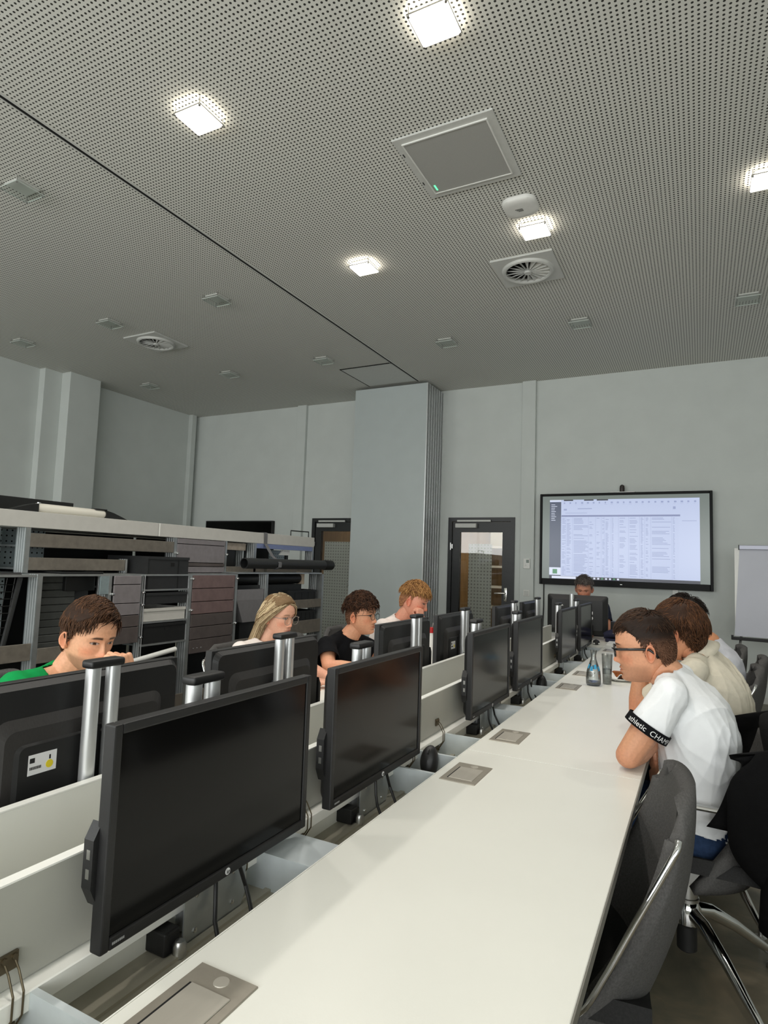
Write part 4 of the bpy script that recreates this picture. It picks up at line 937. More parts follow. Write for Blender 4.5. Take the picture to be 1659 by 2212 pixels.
# ================================================================== PEOPLE
def nz(v): v = np.asarray(v, float); return v/(np.linalg.norm(v)+1e-12)
A3 = lambda *a: np.array(a, float)
def fuse(parts, voxel, smooth=4):
    """one continuous surface out of overlapping closed shapes"""
    V = []; F = []
    for (v, f) in parts: o = len(V); V.extend(map(tuple, v)); F.extend([tuple(i+o for i in q) for q in f])
    me = bpy.data.meshes.new('tmp'); me.from_pydata(V, [], F); me.update()
    ob = bpy.data.objects.new('tmp', me); COL.objects.link(ob)
    r = ob.modifiers.new('r', 'REMESH'); r.mode = 'VOXEL'; r.voxel_size = voxel
    s = ob.modifiers.new('s', 'SMOOTH'); s.factor = .5; s.iterations = smooth
    dg = bpy.context.evaluated_depsgraph_get(); dg.update()
    m2 = bpy.data.meshes.new_from_object(ob.evaluated_get(dg))
    n = len(m2.vertices); P = np.empty(n*3); m2.vertices.foreach_get('co', P); P = P.reshape(-1, 3)
    Nn = np.empty(n*3); m2.vertices.foreach_get('normal', Nn); Nn = Nn.reshape(-1, 3)
    lt = np.empty(len(m2.loops), int); m2.loops.foreach_get('vertex_index', lt)
    ls = np.empty(len(m2.polygons), int); m2.polygons.foreach_get('loop_start', ls); lc = np.empty(len(m2.polygons), int); m2.polygons.foreach_get('loop_total', lc)
    faces = [tuple(lt[a:a+c]) for a, c in zip(ls, lc)]
    bpy.data.objects.remove(ob); bpy.data.meshes.remove(me); bpy.data.meshes.remove(m2)
    return P, Nn, faces
def cone(p0, p1, r0, r1, n=14, flat=None, fax=None):
    """capsule with two radii; flat<1 squashes it along fax"""
    p0, p1 = A3(*p0), A3(*p1); d = nz(p1-p0); L = np.linalg.norm(p1-p0)
    a = A3(0, 0, 1) if abs(d[2]) < .9 else A3(1, 0, 0)
    if fax is not None: a = np.asarray(fax, float)
    u = nz(a-a.dot(d)*d); w_ = np.cross(d, u); V = []; prof = []
    for k in range(1, 5): q = PI/2*k/4; prof.append((-r0*math.cos(q), r0*math.sin(q)))
    for k in range(1, 4): prof.append((L*k/4, r0+(r1-r0)*k/4))
    for k in range(4): q = PI/2*k/4; prof.append((L+r1*math.sin(q), r1*math.cos(q)))
    fl = flat or 1
    V.append(p0-d*r0)
    for (h, r) in prof:
        for k in range(n): b_ = 2*PI*k/n; V.append(p0+d*h+r*(math.cos(b_)*u*fl+math.sin(b_)*w_))
    V.append(p1+d*r1); F = []; m = len(prof)
    for k in range(n): F.append((0, 1+(k+1) % n, 1+k)); F.append((1+m*n, 1+(m-1)*n+k, 1+(m-1)*n+(k+1) % n))
    for i in range(m-1):
        for k in range(n): F.append((1+i*n+k, 1+i*n+(k+1) % n, 1+(i+1)*n+(k+1) % n, 1+(i+1)*n+k))
    return V, F
def loft(cs, lat, ws, ds, n=28, ex=2.4, fine=22):
    cs = np.array(cs, float); V = []; F = []; lat = np.asarray(lat, float)
    if fine and len(cs) > 3:
        ws = crom(ws, fine); ds = crom(ds, fine)
        if lat.ndim == 2: lat = crom(lat, fine)
        cs = crom(cs, fine)
    m = len(cs)
    for i in range(m):
        t = nz(cs[min(i+1, m-1)]-cs[max(i-1, 0)]); l = lat if lat.ndim == 1 else lat[i]; l = nz(l-l.dot(t)*t); f = np.cross(l, t)
        for k in range(n):
            a = 2*PI*k/n; c, s = math.cos(a), math.sin(a)
            V.append(cs[i]+l*ws[i]*np.sign(c)*abs(c)**(2/ex)+f*ds[i]*np.sign(s)*abs(s)**(2/ex))
    for i in range(m-1):
        for k in range(n): F.append((i*n+k, i*n+(k+1) % n, (i+1)*n+(k+1) % n, (i+1)*n+k))
    F.append(tuple(range(n))[::-1]); F.append(tuple((m-1)*n+k for k in range(n)))
    return V, F
# ---------------------------------------------------------------- head
def g2(y, z, cy, cz, sy, sz): return np.exp(-.5*((y-cy)/sy)**2-.5*((z-cz)/sz)**2)
def sstep(a, b, x): t = np.clip((x-a)/(b-a), 0, 1); return t*t*(3-2*t)
ZP = np.array([.120, .117, .110, .100, .085, .07, .05, .03, .015, .0, -.02, -.04, -.055, -.07, -.085, -.098, -.108, -.114, -.118])
XF = np.array([-.012, .022, .046, .062, .078, .087, .093, .0945, .0935, .090, .089, .088, .087, .0875, .085, .084, .078, .066, .035])
XBk = np.array([-.012, -.040, -.060, -.075, -.087, -.093, -.098, -.100, -.0995, -.098, -.092, -.080, -.068, -.052, -.034, -.014, .002, .012, .03])
WD = np.array([.0, .030, .046, .057, .0665, .072, .0755, .076, .0755, .0745, .072, .068, .064, .058, .049, .038, .027, .019, .004])
def head_geo(nt, nr, fem=False, wscale=1.0):
    ph = np.linspace(.0, PI, nr); zz = .001+.119*np.cos(ph); zz[0] = .12; zz[-1] = -.118
    def sm(arr):
        zf = np.linspace(-.118, .120, 400); a = np.interp(zf, ZP[::-1], arr[::-1]); k = np.hanning(21); k /= k.sum()
        pad = np.r_[a[0]*np.ones(10), a, a[-1]*np.ones(10)]; b_ = np.convolve(pad, k, 'valid'); w = np.clip(np.minimum(zf+.118, .12-zf)/.012, 0, 1); return np.interp(zz, zf, a*(1-w)+b_*w)
    xf, xb, w_ = sm(XF), sm(XBk), sm(WD)*wscale
    if fem: w_ = w_*(1-.10*sstep(.0, -.09, zz)); xf = xf-.002
    t = np.linspace(0, 2*PI, nt, endpoint=False); th = t-.5*np.sin(t); ct, st = np.cos(th), np.sin(th)
    x0 = -.012
    cf = np.where(ct > 0, np.sign(ct)*np.abs(ct)**.80, ct); sf = np.where(ct > 0, np.sign(st)*np.abs(st)**.88, st)
    X = x0+np.where(ct[None] > 0, (xf-x0)[:, None]*cf[None], (x0-xb)[:, None]*cf[None]); Y = w_[:, None]*sf[None]; Z = np.repeat(zz[:, None], nt, 1)
    fr = np.where(ct > 0, np.clip(ct*1.6, 0, 1), 0)[None]*np.ones_like(X); ay = np.abs(Y)
    hN = np.interp(-Z, [-.02, -.006, .012, .025, .035, .041, .047, .053], [0, .0035, .0105, .0165, .021, .0185, .006, 0]); sN = np.interp(-Z, [-.02, 0, .02, .037, .05], [.0055, .0062, .0085, .0108, .010])
    D = hN*np.exp(-(ay/sN)**2.3)*(.88 if fem else 1.0)
    D += .006*g2(ay, Z, .0125, -.0405, .0048, .0055)
    D += -.0095*g2(ay, Z, .031, .006, .0145, .0095)+.0048*g2(ay, Z, .031, .003, .0105, .0070)
    D += (.002 if fem else .0045)*g2(ay, Z, .028, .0225, .02, .006)
    D += .0042*g2(ay, Z, 0, -.0625, .016, .0038)+.0050*g2(ay, Z, 0, -.0748, .0145, .0045)-.0032*g2(ay, Z, 0, -.0686, .019, .0017)
    D += -.003*g2(ay, Z, 0, -.085, .016, .005)+.005*g2(ay, Z, 0, -.102, .016, .009)
    D += .003*g2(ay, Z, .05, -.018, .014, .012)-.0032*g2(ay, Z, .046, -.055, .014, .018)
    X = X+D*fr
    V = np.stack([X, Y, Z], -1).reshape(-1, 3); F = []
    for j in range(nr-1):
        for k in range(nt): F.append((j*nt+k, (j+1)*nt+k, (j+1)*nt+(k+1) % nt, j*nt+(k+1) % nt))
    return V, F
def ear_geo(side):
    rs = [0, .35, .6, .78, .9, 1.0, .98, .8]; ds = [.003, .001, .003, .0125, .0155, .011, .003, -.004]; n = 22; V = []; F = []
    for r, d in zip(rs, ds):
        for k in range(n):
            a = 2*PI*k/n; c, s = math.cos(a), math.sin(a)
            ex = .0175*r*c*(1-.22*max(0, -s))+.004*s*r; ez = .0315*r*s
            lob = d*(1 if s > -.6 else .75)
            x = -.014+ex-.18*ez*-1*.8; x = -.014+ex*.96-.16*ez; z = -.012+ez
            flare = .008*(-(ex)/.0175 if True else 0)*r
            y = .0735+lob+max(0, flare)*.9-.10*max(0, -ez)
            V.append((x, side*y, z))
    for j in range(len(rs)-1):
        for k in range(n): q = (j*n+k, j*n+(k+1) % n, (j+1)*n+(k+1) % n, (j+1)*n+k); F.append(q if side > 0 else q[::-1])
    return np.array(V), F
def C3(r, g, b): return np.array([lin(r), lin(g), lin(b)])
def face_color(V, tone):
    x, y, z = V.T; ay = np.abs(y); fr = x > .045
    base = np.array(tone['skin']); c = np.repeat(base[None], len(V), 0)
    def mix(w, col): 
        nonlocal c; w = np.clip(w, 0, 1)[:, None]; c = c*(1-w)+np.asarray(col)[None]*w
    red = tone.get('red', .35)
    mix(red*.8*g2(ay, z, .046, -.03, .016, .014)*fr, base*A3(1.0, .62, .55)); mix(red*g2(ay, z, 0, -.036, .012, .01)*fr, base*A3(1.02, .68, .6))
    mix(.5*(np.abs(y) > .074)*(x < .01), base*A3(1.0, .66, .58))
    st = tone.get('stubble', 0)
    if st: mix(st*sstep(-.045, -.065, z)*sstep(-.02, .01, x)*(1-g2(ay, z, 0, -.0686, .018, .009)) + st*.9*g2(ay, z, 0, -.0545, .019, .005)*fr, np.array(tone['hair'])*.8+base*.12)
    mix(.75*np.clip(1.3*g2(ay, z, 0, -.0685, .0155, .0062)-.15, 0, 1)*fr, tone.get('lip', base*A3(.85, .5, .47)))
    mix(.8*g2(ay, z, 0, -.0687, .0175, .0011)*fr, base*.25)
    mix(.85*g2(ay, z, .0065, -.0465, .0035, .0022)*fr, base*.15)
    mix(.35*g2(ay, z, .031, .004, .015, .008)*fr, base*A3(.7, .55, .5))
    op = tone.get('eye', .0050); e = ((ay-.031)/.0125)**2+((z-.0025)/op)**2
    mix((e < 1.0)*fr*.9, C3(176, 166, 160)); ir = ((ay-.031-tone.get('gaze', 0)*np.sign(y))**2+(z-.0022)**2) < .0057**2
    mix((ir & (e < 1))*fr*1., tone.get('iris', C3(50, 36, 26)))
    mix(((e >= .85) & (e < 1.75) & (z > .0025))*fr*.85, C3(35, 26, 22)); mix(((e >= 1.0) & (e < 1.4) & (z <= .0025))*fr*.35, base*.4)
    bz = .0205+.0035*np.cos((ay-.028)*60)-.10*np.maximum(0, ay-.036); th = tone.get('browth', .0036)*(1-.5*sstep(.034, .05, ay))
    mix(tone.get('brow', .85)*np.exp(-((z-bz)/th)**4)*sstep(.009, .016, ay)*(1-sstep(.040, .052, ay))*fr, np.array(tone['hair'])*.75)
    return c
# ---------------------------------------------------------------- hair
EC = A3(-.004, 0, .008); ER = A3(.0975, .0770, .1125)
def hairline(az, st):
    return np.interp(az, [0, 25, 45, 58, 70, 84, 96, 112, 135, 180], st.get('line', [.080, .077, .066, .048, .020, -.018, .022, -.020, -.052, -.066]))
def hair_build(HV, HF, nt, nr, st, rng):
    """HV: head vertices (local). returns V,F,colours of a hair cap plus combed strands"""
    x, y, z = HV.T; az = np.degrees(np.abs(np.arctan2(y, x+.008))); m = z-hairline(az, st)
    up = sstep(.03, .085, z); top = sstep(st.get('split', .045), st.get('split', .045)+.03, z)
    d = HV-EC; n_ = d/ER**2; n_ /= np.linalg.norm(n_, axis=1, keepdims=True)
    th = st['cap_side']+(st['cap_top']-st['cap_side'])*top
    wob = .5+.5*np.sin(x*210+np.sin(y*150)*2)*np.sin(y*190+1.3+np.sin(z*120)); th = th*(.94+.10*wob)*sstep(-.001, .012, m)+.0012
    P = HV+n_*th[:, None]; keep = m > 0; idx = -np.ones(len(HV), int); idx[keep] = np.arange(keep.sum())
    F = [tuple(idx[list(f)]) for f in HF if keep[list(f)].all()]; V = P[keep]
    c0, c1 = np.array(st['c0']), np.array(st['c1']); rr = rng.random(len(V))
    C = (c0[None]*(.92-.08*rr[:, None])+c1[None]*.1*rr[:, None])
    sidefade = st.get('fade', 0)*(1-sstep(.0, .05, z[keep]))
    if st.get('fade', 0): C = C*(1-sidefade[:, None]*.55)+np.array(st['skin'])[None]*sidefade[:, None]*.55
    # strands
    N = st['n']; cand = np.where(keep)[0]; wgt = np.clip(ER[0]*np.abs(np.sin(np.arccos(np.clip(z[cand]/.12, -1, 1)))), .05, None)*st.get('wfn', lambda p: np.ones(len(p)))(HV[cand]); wgt = wgt/wgt.sum()
    r0 = rng.choice(cand, N, p=wgt); p = HV[r0]+rng.normal(0, .0012, (N, 3)); tp = top[r0]
    thr = th[r0]; Ln = (st['len_side']+(st['len_top']-st['len_side'])*tp)*rng.uniform(.45, 1.2, N); lift = (st['lift_side']+(st['lift_top']-st['lift_side'])*tp)*rng.uniform(.6, 1.25, N)
    K = st.get('seg', 6); pts = [p.copy()]; rnd = rng.normal(0, st.get('mess', .25), (N, 3)); phs = rng.random(N)*6.28
    q = p.copy()
    for k in range(1, K+1):
        s = k/K; e = (q-EC)/ER; nn = e/ER; nn /= np.linalg.norm(nn, axis=1, keepdims=True)
        comb = st['dir'](q, p, s)+rnd
        free = st.get('free')
        if free is not None: fz = sstep(free[0], free[0]-.03, q[:, 2])[:, None]
        else: fz = 0
        tdir = comb-(comb*nn).sum(1, keepdims=True)*nn; tdir = tdir/(np.linalg.norm(tdir, axis=1, keepdims=True)+1e-9)
        if free is not None:
            fd = np.array(free[1])+.3*rnd*A3(1, 1, .2); fd = fd/np.linalg.norm(fd, axis=1, keepdims=True); tdir = tdir*(1-fz)+fd*fz; tdir /= np.linalg.norm(tdir, axis=1, keepdims=True)
        if st.get('curl', 0): tdir = tdir+st['curl']*np.stack([np.sin(phs+s*9), np.cos(phs*1.7+s*8), np.sin(phs*2.1+s*10)], -1)*tp[:, None]
        q = q+tdir*(Ln/K)[:, None]
        hgt = .0025+thr*(.9+.1*s)+lift*np.sin(min(1, s*st.get('arch', 1.2))*PI*.5)*(1-st.get('drop', .35)*s)
        lev = np.linalg.norm((q-EC)/ER, axis=1); tgt = 1+hgt/.095
        k2 = np.where(lev < tgt, tgt/lev, 1.0)
        if free is None: k2 = np.where(lev > tgt, 1+(tgt/lev-1)*.7, k2)
        q = EC+(q-EC)*k2[:, None]
        if 'push' in st: q = st['push'](q)
        pts.append(q.copy())
    pts = np.array(pts)                                            # K+1,N,3
    rad = st.get('rad', .0016)*(1-.75*(np.linspace(0, 1, K+1)**1.5)); tang = np.gradient(pts, axis=0); tang /= np.linalg.norm(tang, axis=2, keepdims=True)+1e-9
    a = np.cross(tang, A3(.3, .9, .2)); a /= np.linalg.norm(a, axis=2, keepdims=True)+1e-9; b_ = np.cross(tang, a)
    SV = np.stack([pts+rad[:, None, None]*(math.cos(t)*a+math.sin(t)*b_) for t in (0, 2.094, 4.189)], 2)   # K+1,N,3,3
    base = len(V); ii = lambda k, j, m_: base+(k*N+j)*3+m_
    SF = [(ii(k, j, m_), ii(k, j, (m_+1) % 3), ii(k+1, j, (m_+1) % 3), ii(k+1, j, m_)) for j in range(N) for k in range(K) for m_ in range(3)]
    mixv = rng.beta(st.get('ba', 1.3), st.get('bb', 1.8), N); root = st.get('root', 0)
    sc = c0[None]*(1-mixv[:, None])+c1[None]*mixv[:, None]
    if st.get('fade', 0):
        sf_ = (st['fade']*(1-sstep(.0, .05, z[r0])))[:, None]*.5; sc = sc*(1-sf_)+np.array(st['skin'])[None]*sf_
    SCc = np.repeat(np.repeat(sc[None], K+1, 0)[:, :, None], 3, 2)
    if root: ks = (1-root*(1-sstep(0, .35, np.linspace(0, 1, K+1)))); SCc = SCc*ks[:, None, None, None]
    return np.vstack([V, SV.reshape(-1, 3)]), F+SF, np.vstack([C, SCc.reshape(-1, 3)])
def attr_mesh(name, V, F, C, material, parent):
    me = bpy.data.meshes.new(name); me.from_pydata([tuple(v) for v in V], [], F); me.update()
    at = me.color_attributes.new('Col', 'FLOAT_COLOR', 'POINT'); at.data.foreach_set('color', np.c_[C, np.ones(len(C))].astype(np.float32).ravel())
    me.polygons.foreach_set('use_smooth', [True]*len(me.polygons)); me.materials.append(material)
    o = bpy.data.objects.new(name, me); COL.objects.link(o); o.parent = parent; return o
def colmat(name, rough, spec, bump=0, bscale=300, sss=0, noise_amt=.06, nscale=120, sheen=0):
    m = bpy.data.materials.new(name); m.use_nodes = True; nt = m.node_tree; b = nt.nodes['Principled BSDF']
    a = nt.nodes.new('ShaderNodeAttribute'); a.attribute_name = 'Col'
    tc = nt.nodes.new('ShaderNodeTexCoord'); n = nt.nodes.new('ShaderNodeTexNoise'); n.inputs['Scale'].default_value = nscale; nt.links.new(tc.outputs['Object'], n.inputs['Vector'])
    r = nt.nodes.new('ShaderNodeMapRange'); r.inputs[1].default_value = .3; r.inputs[2].default_value = .7; r.inputs[3].default_value = 1-noise_amt; r.inputs[4].default_value = 1+noise_amt; nt.links.new(n.outputs['Fac'], r.inputs[0])
    mx = nt.nodes.new('ShaderNodeMix'); mx.data_type = 'RGBA'; mx.blend_type = 'MULTIPLY'; mx.inputs[0].default_value = 1; nt.links.new(a.outputs['Color'], mx.inputs[6]); nt.links.new(r.outputs[0], mx.inputs[7]); nt.links.new(mx.outputs[2], b.inputs['Base Color'])
    b.inputs['Roughness'].default_value = rough; b.inputs['Specular IOR Level'].default_value = spec
    if sss: b.inputs['Subsurface Weight'].default_value = sss; b.inputs['Subsurface Radius'].default_value = (.012, .005, .003)
    if bump:
        n2 = nt.nodes.new('ShaderNodeTexNoise'); n2.inputs['Scale'].default_value = bscale; nt.links.new(tc.outputs['Object'], n2.inputs['Vector']); bp = nt.nodes.new('ShaderNodeBump'); bp.inputs['Strength'].default_value = bump; bp.inputs['Distance'].default_value = .003
        nt.links.new(n2.outputs['Fac'], bp.inputs['Height']); nt.links.new(bp.outputs[0], b.inputs['Normal'])
    return m
m_skin = colmat('skin', .48, .35, .12, 500); m_hair = colmat('hair', .6, .18, noise_amt=.2, nscale=260)
# ---------------------------------------------------------------- hands
def hand(wrist, fdir, pn, side, curl=(.5, .6, .5), spread=.10, thumb=(.5, .35), s=1.0):
    """fdir: wrist to knuckles; pn: palm normal (where fingers curl to); side: +1 thumb on cross(fdir,pn) side"""
    f = nz(fdir); n = nz(np.asarray(pn, float)-np.dot(pn, f)*f); l = np.cross(f, n)*side; w = A3(*wrist); P = []
    for k in range(4):
        o = (.026-.0175*k)*s; P.append(cone(w+f*.008+l*o*.55, w+f*(.088-.004*abs(k-1))*s+l*o, .0145*s, .0115*s, 10))
    P.append(cone(w+f*.02+l*.012, w+f*.055+l*.02-n*-.006, .016*s, .015*s, 10))
    lens = [(.040, .025, .020), (.045, .028, .021), (.041, .026, .021), (.032, .020, .018)]
    for k in range(4):
        p = w+f*(.088-.004*abs(k-1)-.002*k)*s+l*(.026-.0175*k)*s; a = 0; d0 = nz(f+l*spread*(1.2-k*.8)); rad = (.0098, .0098, .0094, .0082)[k]*s
        for j in range(3):
            c = curl[j]*(1+.08*k); a += c; d = math.cos(a)*d0+math.sin(a)*n; q = p+d*lens[k][j]*s; P.append(cone(p, q, rad*(1-.06*j), rad*(.93-.06*j), 10)); p = q
    p = w+f*.02*s+l*.028*s; d = nz(f*.75+l*.75+n*thumb[0]); q = p+d*.042*s; P.append(cone(p, q, .014*s, .0115*s, 10))
    d = nz(f*.95+l*.25+n*(thumb[0]+thumb[1])); r_ = q+d*.032*s; P.append(cone(q, r_, .0110*s, .0100*s, 10)); d = nz(f*1.0-l*.1+n*(thumb[0]+thumb[1])); P.append(cone(r_, r_+d*.026*s, .0098*s, .0078*s, 10))
    return P
def limb(S, E, Wr, k=1.0):
    S, E, Wr = A3(*S), A3(*E), A3(*Wr)
    return [cone(S, S+(E-S)*.45, .050*k, .047*k), cone(S+(E-S)*.45, E, .047*k, .0385*k), cone(E, E+(Wr-E)*.28, .0385*k, .0425*k), cone(E+(Wr-E)*.28, E+(Wr-E)*.8, .0425*k, .030*k), cone(E+(Wr-E)*.8, Wr, .030*k, .026*k)]
def folds(P, N, amp, seed, axis, scale=1.0):
    r = np.random.default_rng(seed); d = np.zeros(len(P)); ax = nz(axis)
    for k in range(7):
        v = r.normal(0, 1, 3); v = nz(v-.35*v.dot(ax)*ax)*r.uniform(18, 62)*scale; wv = r.normal(0, 1, 3)*14
        ph = P@v+r.uniform(0, 6.28)+1.6*np.sin(P@wv+r.uniform(0, 6)); mask = np.clip(.35+.75*np.sin(P@(r.normal(0, 1, 3)*8)+r.uniform(0, 6)), 0, 1)
        d += (1-np.abs(np.sin(ph))**.55)*mask*r.uniform(.4, 1)
    return P+N*(d/7*amp*2.2-amp*.35)[:, None]
def cloth_mesh(name, P, F, m, parent, thick=.0025):
    me = bpy.data.meshes.new(name); me.from_pydata([tuple(p) for p in P], [], F); me.update(); me.polygons.foreach_set('use_smooth', [True]*len(me.polygons)); me.materials.append(m)
    bm = bmesh.new(); bm.from_mesh(me); bmesh.ops.delete(bm, geom=[v for v in bm.verts if not v.link_faces], context='VERTS'); bm.to_mesh(me); bm.free()
    o = bpy.data.objects.new(name, me); COL.objects.link(o); o.parent = parent
    if thick: s = o.modifiers.new('thickness', 'SOLIDIFY'); s.thickness = thick; s.offset = -1
    return o
def person(spec):
    root = A3(*spec['root'], 0); t = thing('person', spec['label'], 'person', tuple(root)); rng = np.random.default_rng(spec.get('seed', 1))
    L = lambda p: A3(*p)-root
    vox = spec.get('vox', .004); hc = L(spec['head']); fd = nz(A3(spec['face'][0], spec['face'][1], 0)); pit, rol = spec.get('pitch', 0), spec.get('roll', 0)
    X = fd*math.cos(pit)+A3(0, 0, 1)*math.sin(pit); Yl = nz(np.cross(A3(0, 0, 1), fd)); Zu = np.cross(X, Yl)
    Y2 = Yl*math.cos(rol)+Zu*math.sin(rol); Z2 = np.cross(X, Y2); Rm = np.stack([X, Y2, Z2], 0)*spec.get('hs', 1.0)       # rows: local axes in world
    toW = lambda V: hc+np.asarray(V)@Rm
    nt, nr = spec.get('res', (130, 160)); HV, HF = head_geo(nt, nr, spec.get('fem', False), spec.get('hw', 1.0))
    # ---- body
    S = {k: L(v) for k, v in spec['j'].items()}; lat = nz(S['shL']-S['shR']); nb = (S['shL']+S['shR'])/2+(S['neck']-(S['shL']+S['shR'])/2)*.35
    hip, chest = S['hip'], S['chest']; waist = hip*.55+chest*.45+spec.get('waist_off', A3(0, 0, 0)); kb = spec.get('build', 1.0)
    spine = [hip-A3(0, 0, .06), hip, waist, chest, chest*.45+S['neck']*.55, S['neck']]
    tw = np.array([.15, .165, .145, .160, .150, .07])*kb; tdp = np.array([.10, .115, .10, .112, .085, .055])*kb
    latH = nz(lat*.6+np.array(spec.get('lathip', lat))*.4)
    lats = np.array([latH, latH, nz(latH+lat), lat, lat, lat])
    parts = [loft(spine, lats, tw*.93, tdp*.92)]
    nk = toW((-.022, 0, -.055)); parts.append(cone(S['neck']-lat*0, nk, .058*kb, .052)); parts.append(cone(S['neck']*.7+chest*.3, nk*.5+S['neck']*.5, .06, .056))
    for s in ('L', 'R'):
        parts.append(cone(S['neck']*.75+S['sh'+s]*.25-A3(0, 0, .012), S['sh'+s]-A3(0, 0, .008), .042*kb, .050*kb)); parts += limb(S['sh'+s], S['el'+s], S['wr'+s], spec.get('arm', 1.0))
        h = spec['hand'+s]; parts += hand(S['wr'+s], h['f'], h['n'], h.get('side', 1 if s == 'L' else -1), h.get('curl', (.5, .6, .5)), h.get('spread', .08), h.get('thumb', (.5, .35)), h.get('s', 1.0))
    BP, BN, BF = fuse(parts, vox, 3)
    tone = spec['tone']; bc = np.repeat(np.array(tone['skin'])[None], len(BP), 0)
    blo = 1+.05*np.sin(BP@A3(31, 17, 23))*np.sin(BP@A3(-19, 27, 13)); bc = bc*np.c_[np.ones(len(BP)), blo, blo]
    for s in ('L', 'R'):                                           # redder knuckles and elbows
        for jn in ('el', 'wr'):
            dd = np.exp(-.5*(np.linalg.norm(BP-S[jn+s], axis=1)/.035)**2)[:, None]*.35; bc = bc*(1-dd)+bc*A3(1.0, .78, .72)*dd
    V = [BP]; F = list(BF); C = [bc]; o = len(BP)
    V.append(toW(HV)); F += [tuple(i+o for i in f) for f in HF]; C.append(face_color(HV, tone)); o += len(HV)
    for sd in (1, -1):
        ev, ef = ear_geo(sd); V.append(toW(ev)); F += [tuple(i+o for i in f) for f in ef]; C.append(face_color(ev, tone)); o += len(ev)
    attr_mesh('body', np.vstack(V), F, np.vstack(C), m_skin, t)
    # ---- hair
    if 'hair' in spec:
        st = dict(spec['hair']); st['skin'] = tone['skin']; hv, hf, hcx = hair_build(HV, HF, nt, nr, st, rng); attr_mesh('hair', toW(hv), hf, hcx, m_hair, t)
    # ---- shirt
    sh = spec['shirt']; lo = sh.get('loose', .014); w2 = tw+np.array([lo*1.3+.02, lo*1.4, lo*1.5, lo, lo*.9, .006]); d2 = tdp+np.array([lo+.02, lo*1.3, lo*1.4, lo, lo*.9, .004]); low = sh.get('hem', .10)
    sp2 = [hip-A3(0, 0, .06)-nz(waist-hip)*(low-.06), hip, waist, chest, chest*.45+S['neck']*.55, S['neck']+nz(S['neck']-chest)*.012]
    if 'hempts' in sh: sp2[0] = L(sh['hempts'])
    sparts = [loft(sp2, lats, w2, d2)]; cuts = []
    for s in ('L', 'R'):
        a, e, wr = S['sh'+s], S['el'+s], S['wr'+s]; sparts.append(cone(S['neck']*.72+a*.28-A3(0, 0, .008), a-A3(0, 0, .006), .05*kb, .060*kb)); fr = sh.get('sleeve', .62)
        sparts.append(cone(a, a+(e-a)*fr*.6, .062*kb, .063*kb)); q0, q1 = .063*kb, sh.get('cuff', .064)*kb; sparts.append(loft([a+(e-a)*fr*.35, a+(e-a)*fr*.7, a+(e-a)*fr], nz(np.cross(e-a, A3(.3, .2, 1))), [q0, (q0+q1)/2, q1], [q0, (q0+q1)/2, q1], 20, 2.0, 0)); cuts.append((a+(e-a)*fr, nz(e-a), q1*1.12))
    SP, SN, SF = fuse(sparts, sh.get('vox', .006), 5)
    SP = folds(SP, SN, sh.get('fold', .006), spec.get('seed', 1)+5, waist-chest, sh.get('fscale', 1.0))
    kill = np.zeros(len(SP), bool)
    for (c, d, r) in cuts:
        ax_ = (SP-c)@d; fl = (ax_ > -.008) & (ax_ < .02) & (np.linalg.norm(SP-c-ax_[:, None]*d, axis=1) < r*1.05); SP[fl] -= (ax_[fl]+.008)[:, None]*d; kill |= fl
    nd = nz(nk-S['neck']); ndir = nz(nd*.55+nz(S['neck']-chest)*.6); ax_ = (SP-(S['neck']+ndir*sh.get('neckcut', .006)))@ndir; fl = (ax_ > 0) & (np.linalg.norm(SP-S['neck'], axis=1) < .095); SP[fl] -= ax_[fl][:, None]*ndir; kill |= fl
    hd = nz(sp2[0]-sp2[1]); ax_ = (SP-sp2[0])@hd; fl = ax_ > -.012; SP[fl] -= (ax_[fl]+.012)[:, None]*hd; kill |= fl
    SF2 = [f for f in SF if not kill[list(f)].all()]
    cloth_mesh('shirt', SP, SF2, sh['mat'], t)
    if sh.get('collar'):
        cp = []; n = 28
        for (h, r) in ((-.012, .066), (.012, .064), (.032, .0605), (.030, .064), (.006, .074), (-.016, .082)):
            for k in range(n):
                a = 2*PI*k/n; l2 = nz(np.cross(ndir, fd)); f2 = np.cross(l2, ndir); dip = -.025*max(0, math.cos(a))**2
                cp.append(S['neck']+nd*(h+.01+dip)+f2*-1*r*math.cos(a)*-1+l2*r*math.sin(a))
        cf = [(j*n+k, j*n+(k+1) % n, (j+1)*n+(k+1) % n, (j+1)*n+k) for j in range(5) for k in range(n)]
        q = cloth_mesh('collar', cp, cf, sh['mat'], t, .002)
    # ---- trousers and shoes
    tp = []
    for s in ('L', 'R'):
        hj, kn, an = S['hip']+latH*(.085 if s == 'L' else -.085), S['kn'+s], S['an'+s]
        tp += [cone(hj, hj*.5+kn*.5, .098*kb, .085*kb), cone(hj*.5+kn*.5, kn, .085*kb, .066*kb), cone(kn, kn*.6+an*.4, .066*kb, .062*kb), cone(kn*.6+an*.4, an+A3(0, 0, .03), .062*kb, .05*kb)]
    tp.append(loft([hip-A3(0, 0, .09), hip, hip*.8+waist*.2], latH, [.15*kb, .165*kb, .152*kb], [.105*kb, .115*kb, .105*kb]))
    TP, TN, TF = fuse(tp, .009, 3); TP = folds(TP, TN, .006, spec.get('seed', 1)+9, A3(1, 0, 0)); cloth_mesh('trousers', TP, TF, spec.get('trousers', m_jeans), t, 0)
    ff = nz(A3(*spec.get('feet', spec['face']), 0))
